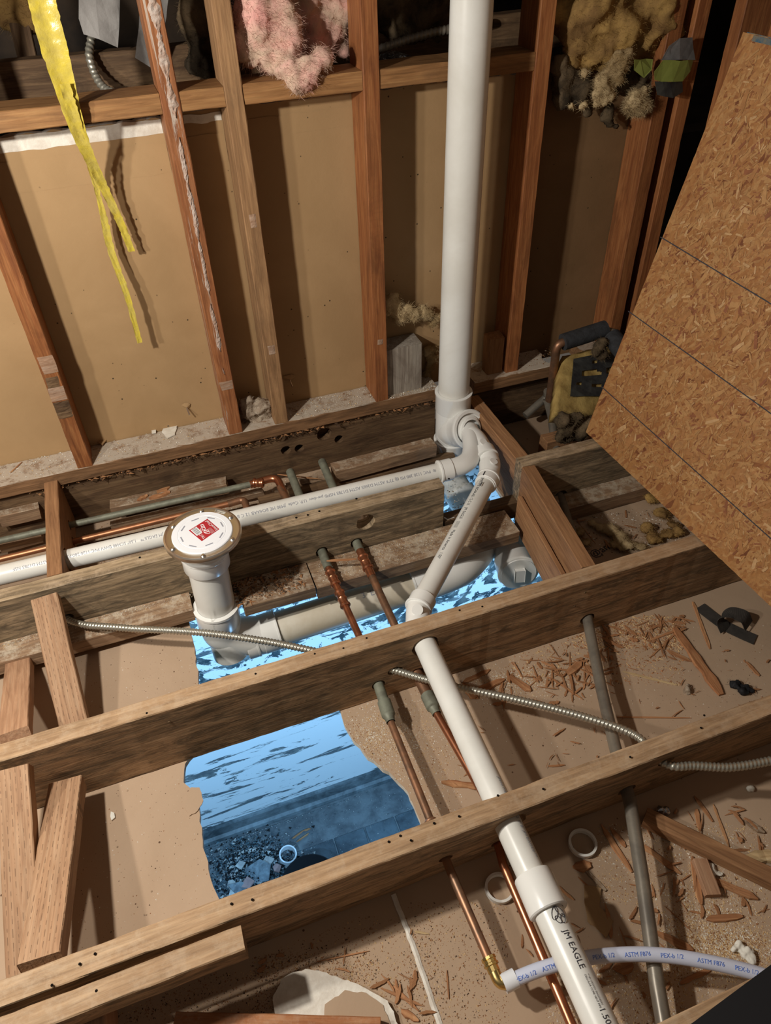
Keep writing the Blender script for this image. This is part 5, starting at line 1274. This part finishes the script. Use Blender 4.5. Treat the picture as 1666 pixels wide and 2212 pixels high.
scatter('floor_grit', lambda rr: (lambda p: (p.x, min(p.y, 1.73), ZB+.0065))(zb(rr.uniform(440, 920), rr.uniform(1700, 1900))), 1800, .0008, .004, ['rubble_grey', 'rubble_pale', 'teal_glass'], 42, 'fine grit over dark tiles of room below', 'grit')
for i, (p, q) in enumerate((((632, 1812), (655, 1795)), ((655, 1795), (672, 1790)), ((640, 1820), (668, 1800)))):
    tag(chip('wood_splinter', zb(*p), zb(*q), .010, .004, 'chip_wood', 60+i), 'wood splinter on dark tiles above white ring below', 'wood chip', 'splinters on the lower tiles')

# ================================================================== sawdust and crumbs (stuff)
def area(boxes, z, seed):
    def f(rr):
        bx = rr.choices(boxes, [b[4] for b in boxes])[0]; g = len(bx) > 5
        u, v = (rr.gauss((bx[0]+bx[2])/2, (bx[2]-bx[0])/4), rr.gauss((bx[1]+bx[3])/2, (bx[3]-bx[1])/4)) if g else (rr.uniform(bx[0], bx[2]), rr.uniform(bx[1], bx[3]))
        p = onz(u, v, z)
        if z < -.1:
            if .485 < p.y < .545 or .886 < p.y < .931 or p.y > 1.29: return None
            x, y = p.x, p.y
            ins = False; n = len(hole)
            for i in range(n):
                (x1, y1), (x2, y2) = hole[i], hole[(i+1) % n]
                if (y1 > y) != (y2 > y) and x < (x2-x1)*(y-y1)/(y2-y1)+x1: ins = not ins
            if ins: return None
        else:
            if not (1.692 < p.y < 1.78) or .742 < p.x < .856: return None
        return (p.x, p.y, z)
    return f
G = 1
scatter('sawdust', area([(760, 1490, 1000, 1700, 3, G), (740, 1540, 860, 1640, 1.5, G), (1000, 1430, 1200, 1520, 3, G), (640, 1480, 820, 1640, .6), (820, 1600, 1000, 1790, 1.2)], FZ, 1), 9000, .0005, .0022, ['plaster_chip', 'plaster_chip', 'saw_gold', 'saw_brown', 'saw_gold'], 51, 'white and tan crumbs on drywall around the copper lines below middle joist', 'sawdust')
scatter('sawdust', area([(100, 1380, 480, 1560, 1), (150, 1650, 480, 2100, 1), (1000, 1500, 1666, 1640, 1.2), (1200, 1340, 1666, 1520, 1)], FZ, 2), 2200, .0005, .0018, ['saw_dark', 'plaster_chip', 'saw_brown'], 52, 'sparse dark and white specks over open drywall', 'sawdust')
scatter('sawdust', area([(1380, 1900, 1666, 2160, 4, G), (1450, 2000, 1700, 2100, 2, G), (1180, 2050, 1480, 2212, 1.5), (1290, 1780, 1660, 1950, 2)], FZ, 3), 16000, .0005, .0020, ['saw_gold', 'saw_gold', 'saw_brown', 'plaster_chip'], 53, 'golden sawdust drift in the right of front bay', 'sawdust', elong=2)
scatter('sawdust', area([(560, 1980, 960, 2212, 2), (880, 1950, 1100, 2212, 1.5), (540, 2060, 820, 2120, 1), (250, 2100, 640, 2212, 1.5)], FZ, 4), 6500, .0005, .0019, ['saw_dark', 'saw_gold', 'saw_brown', 'saw_brown'], 54, 'brown wood dust in the left of front bay', 'sawdust', elong=2)
scatter('sawdust', area([(1100, 1340, 1480, 1480, 2), (1240, 1330, 1480, 1400, 3)], FZ, 5), 5000, .0006, .003, ['chip_wood', 'saw_gold', 'saw_brown'], 55, 'wood fibre litter under the splinter pile at middle joist', 'sawdust', elong=3.5)
scatter('sawdust', area([(1230, 1100, 1480, 1200, 1)], FZ, 6), 1200, .0006, .003, ['plaster_chip', 'saw_brown', 'saw_dark'], 56, 'crumbs on the drywall behind cracked blocking', 'sawdust', elong=2)
scatter('plaster_crumbs', area([(0, 930, 180, 1030, 1.5), (190, 900, 520, 1000, 2), (620, 820, 820, 900, 2.5), (830, 800, 945, 860, 3)], .0205, 7), 6500, .0005, .0030, ['plaster_chip', 'dust_grey', 'plaster_chip', 'saw_gold'], 57, 'white plaster crumbs on the left bottom plate', 'crumbs')
scatter('plaster_crumbs', area([(1110, 740, 1190, 810, 1)], .0205, 8), 500, .0006, .003, ['dust_grey', 'saw_brown'], 58, 'wood crumbs on the right bottom plate', 'crumbs')
def on_box(x0, x1, y0, y1, z): return lambda rr: (rr.uniform(x0, x1), rr.uniform(y0, y1), z)
scatter('sawdust', on_box(.24, .765, 1.215, 1.294, -.1352), 2600, .0005, .0018, ['plaster_chip', 'saw_gold'], 59, 'pale sawdust on cleat running to cracked blocking', 'sawdust')
scatter('sawdust', on_box(-.6, .015, 1.275, 1.295, -.1222), 900, .0005, .0018, ['plaster_chip', 'saw_gold'], 60, 'pale sawdust on cleat left of toilet drain', 'sawdust')
scatter('sawdust', on_box(.03, .20, 1.215, 1.294, -.1302), 900, .001, .006, ['saw_brown', 'saw_dark', 'dust_grey'], 61, 'dark wood rot crumbs on splintered cleat', 'crumbs', elong=3)
scatter('sawdust', on_box(-.32, .72, 1.36, 1.695, FZ+.0005), 7000, .0006, .0028, ['dust_grey', 'saw_brown', 'saw_gold', 'plaster_chip'], 62, 'dust and crumbs along the rear bay floor', 'sawdust', elong=2)
scatter('wood_fibres', lambda rr: (rr.uniform(-.4, .74), 1.6895, -.021-rr.random()**2*.010), 320, .001, .006, ['saw_brown', 'saw_brown', 'saw_dark'], 63, 'ragged wood fibres under front edge of left bottom plate', 'fibres', elong=3)
# drywall seam strip in front bay
sa, sb, sc = pz(850, 1932), pz(895, 2050), pz(950, 2212)
bm = bmesh.new(); ps = smooth_path([sa, sb, sc, sc+(sc-sb)*.5], 10); rw = []
for i, p in enumerate(ps):
    q = .002*noise.noise(V((i*.8, 0, 1))); rw.append([bm.verts.new(p+V((-.0045+q, 0, 0))), bm.verts.new(p+V((0, 0, .0016))), bm.verts.new(p+V((.0045+q, 0, 0)))])
for a, b in zip(rw, rw[1:]):
    for k in range(2): bm.faces.new((a[k], a[k+1], b[k+1], b[k]))
tag(link('trim_seam', bm, 'gypsum'), kind='structure')
# paper print fragment behind blocking
text_flat('@am', onz(1283, 1205, FZ+.0012)+V((0, 0, .0)), (1, .25, 0), (-.25, 1, 0), .032, 'ink', None, 'printed_lettering')
tag(bpy.context.scene.objects['printed_lettering'], 'black printed lettering fragment on paper behind blocking', 'lettering')

# printed marks belong to the piece they are printed on
for th, host in ((st, 'pipe'), (vp, 'pipe'), (dp, 'pipe'), (td, 'run_pipe'), (px_, 'tube')):
    hs = [c for c in th.children if c.name.split('.')[0] == host]
    for c in list(th.children):
        if c.name.split('.')[0] in ('printed_text', 'printed_logo', 'pen_mark'):
            c.parent = hs[0]; c.matrix_parent_inverse = Matrix.Identity(4)
cap_o = [c for c in cf.children if c.name.startswith('knockout_cap')][0]
for c in list(cf.children):
    n_ = c.name.split('.')[0]
    if n_ in ('printed_text', 'sticker_patch', 'sticker_swirl'): c.parent = stk; c.matrix_parent_inverse = Matrix.Identity(4)
    elif n_ == 'arrow_mark': c.parent = cap_o; c.matrix_parent_inverse = Matrix.Identity(4)
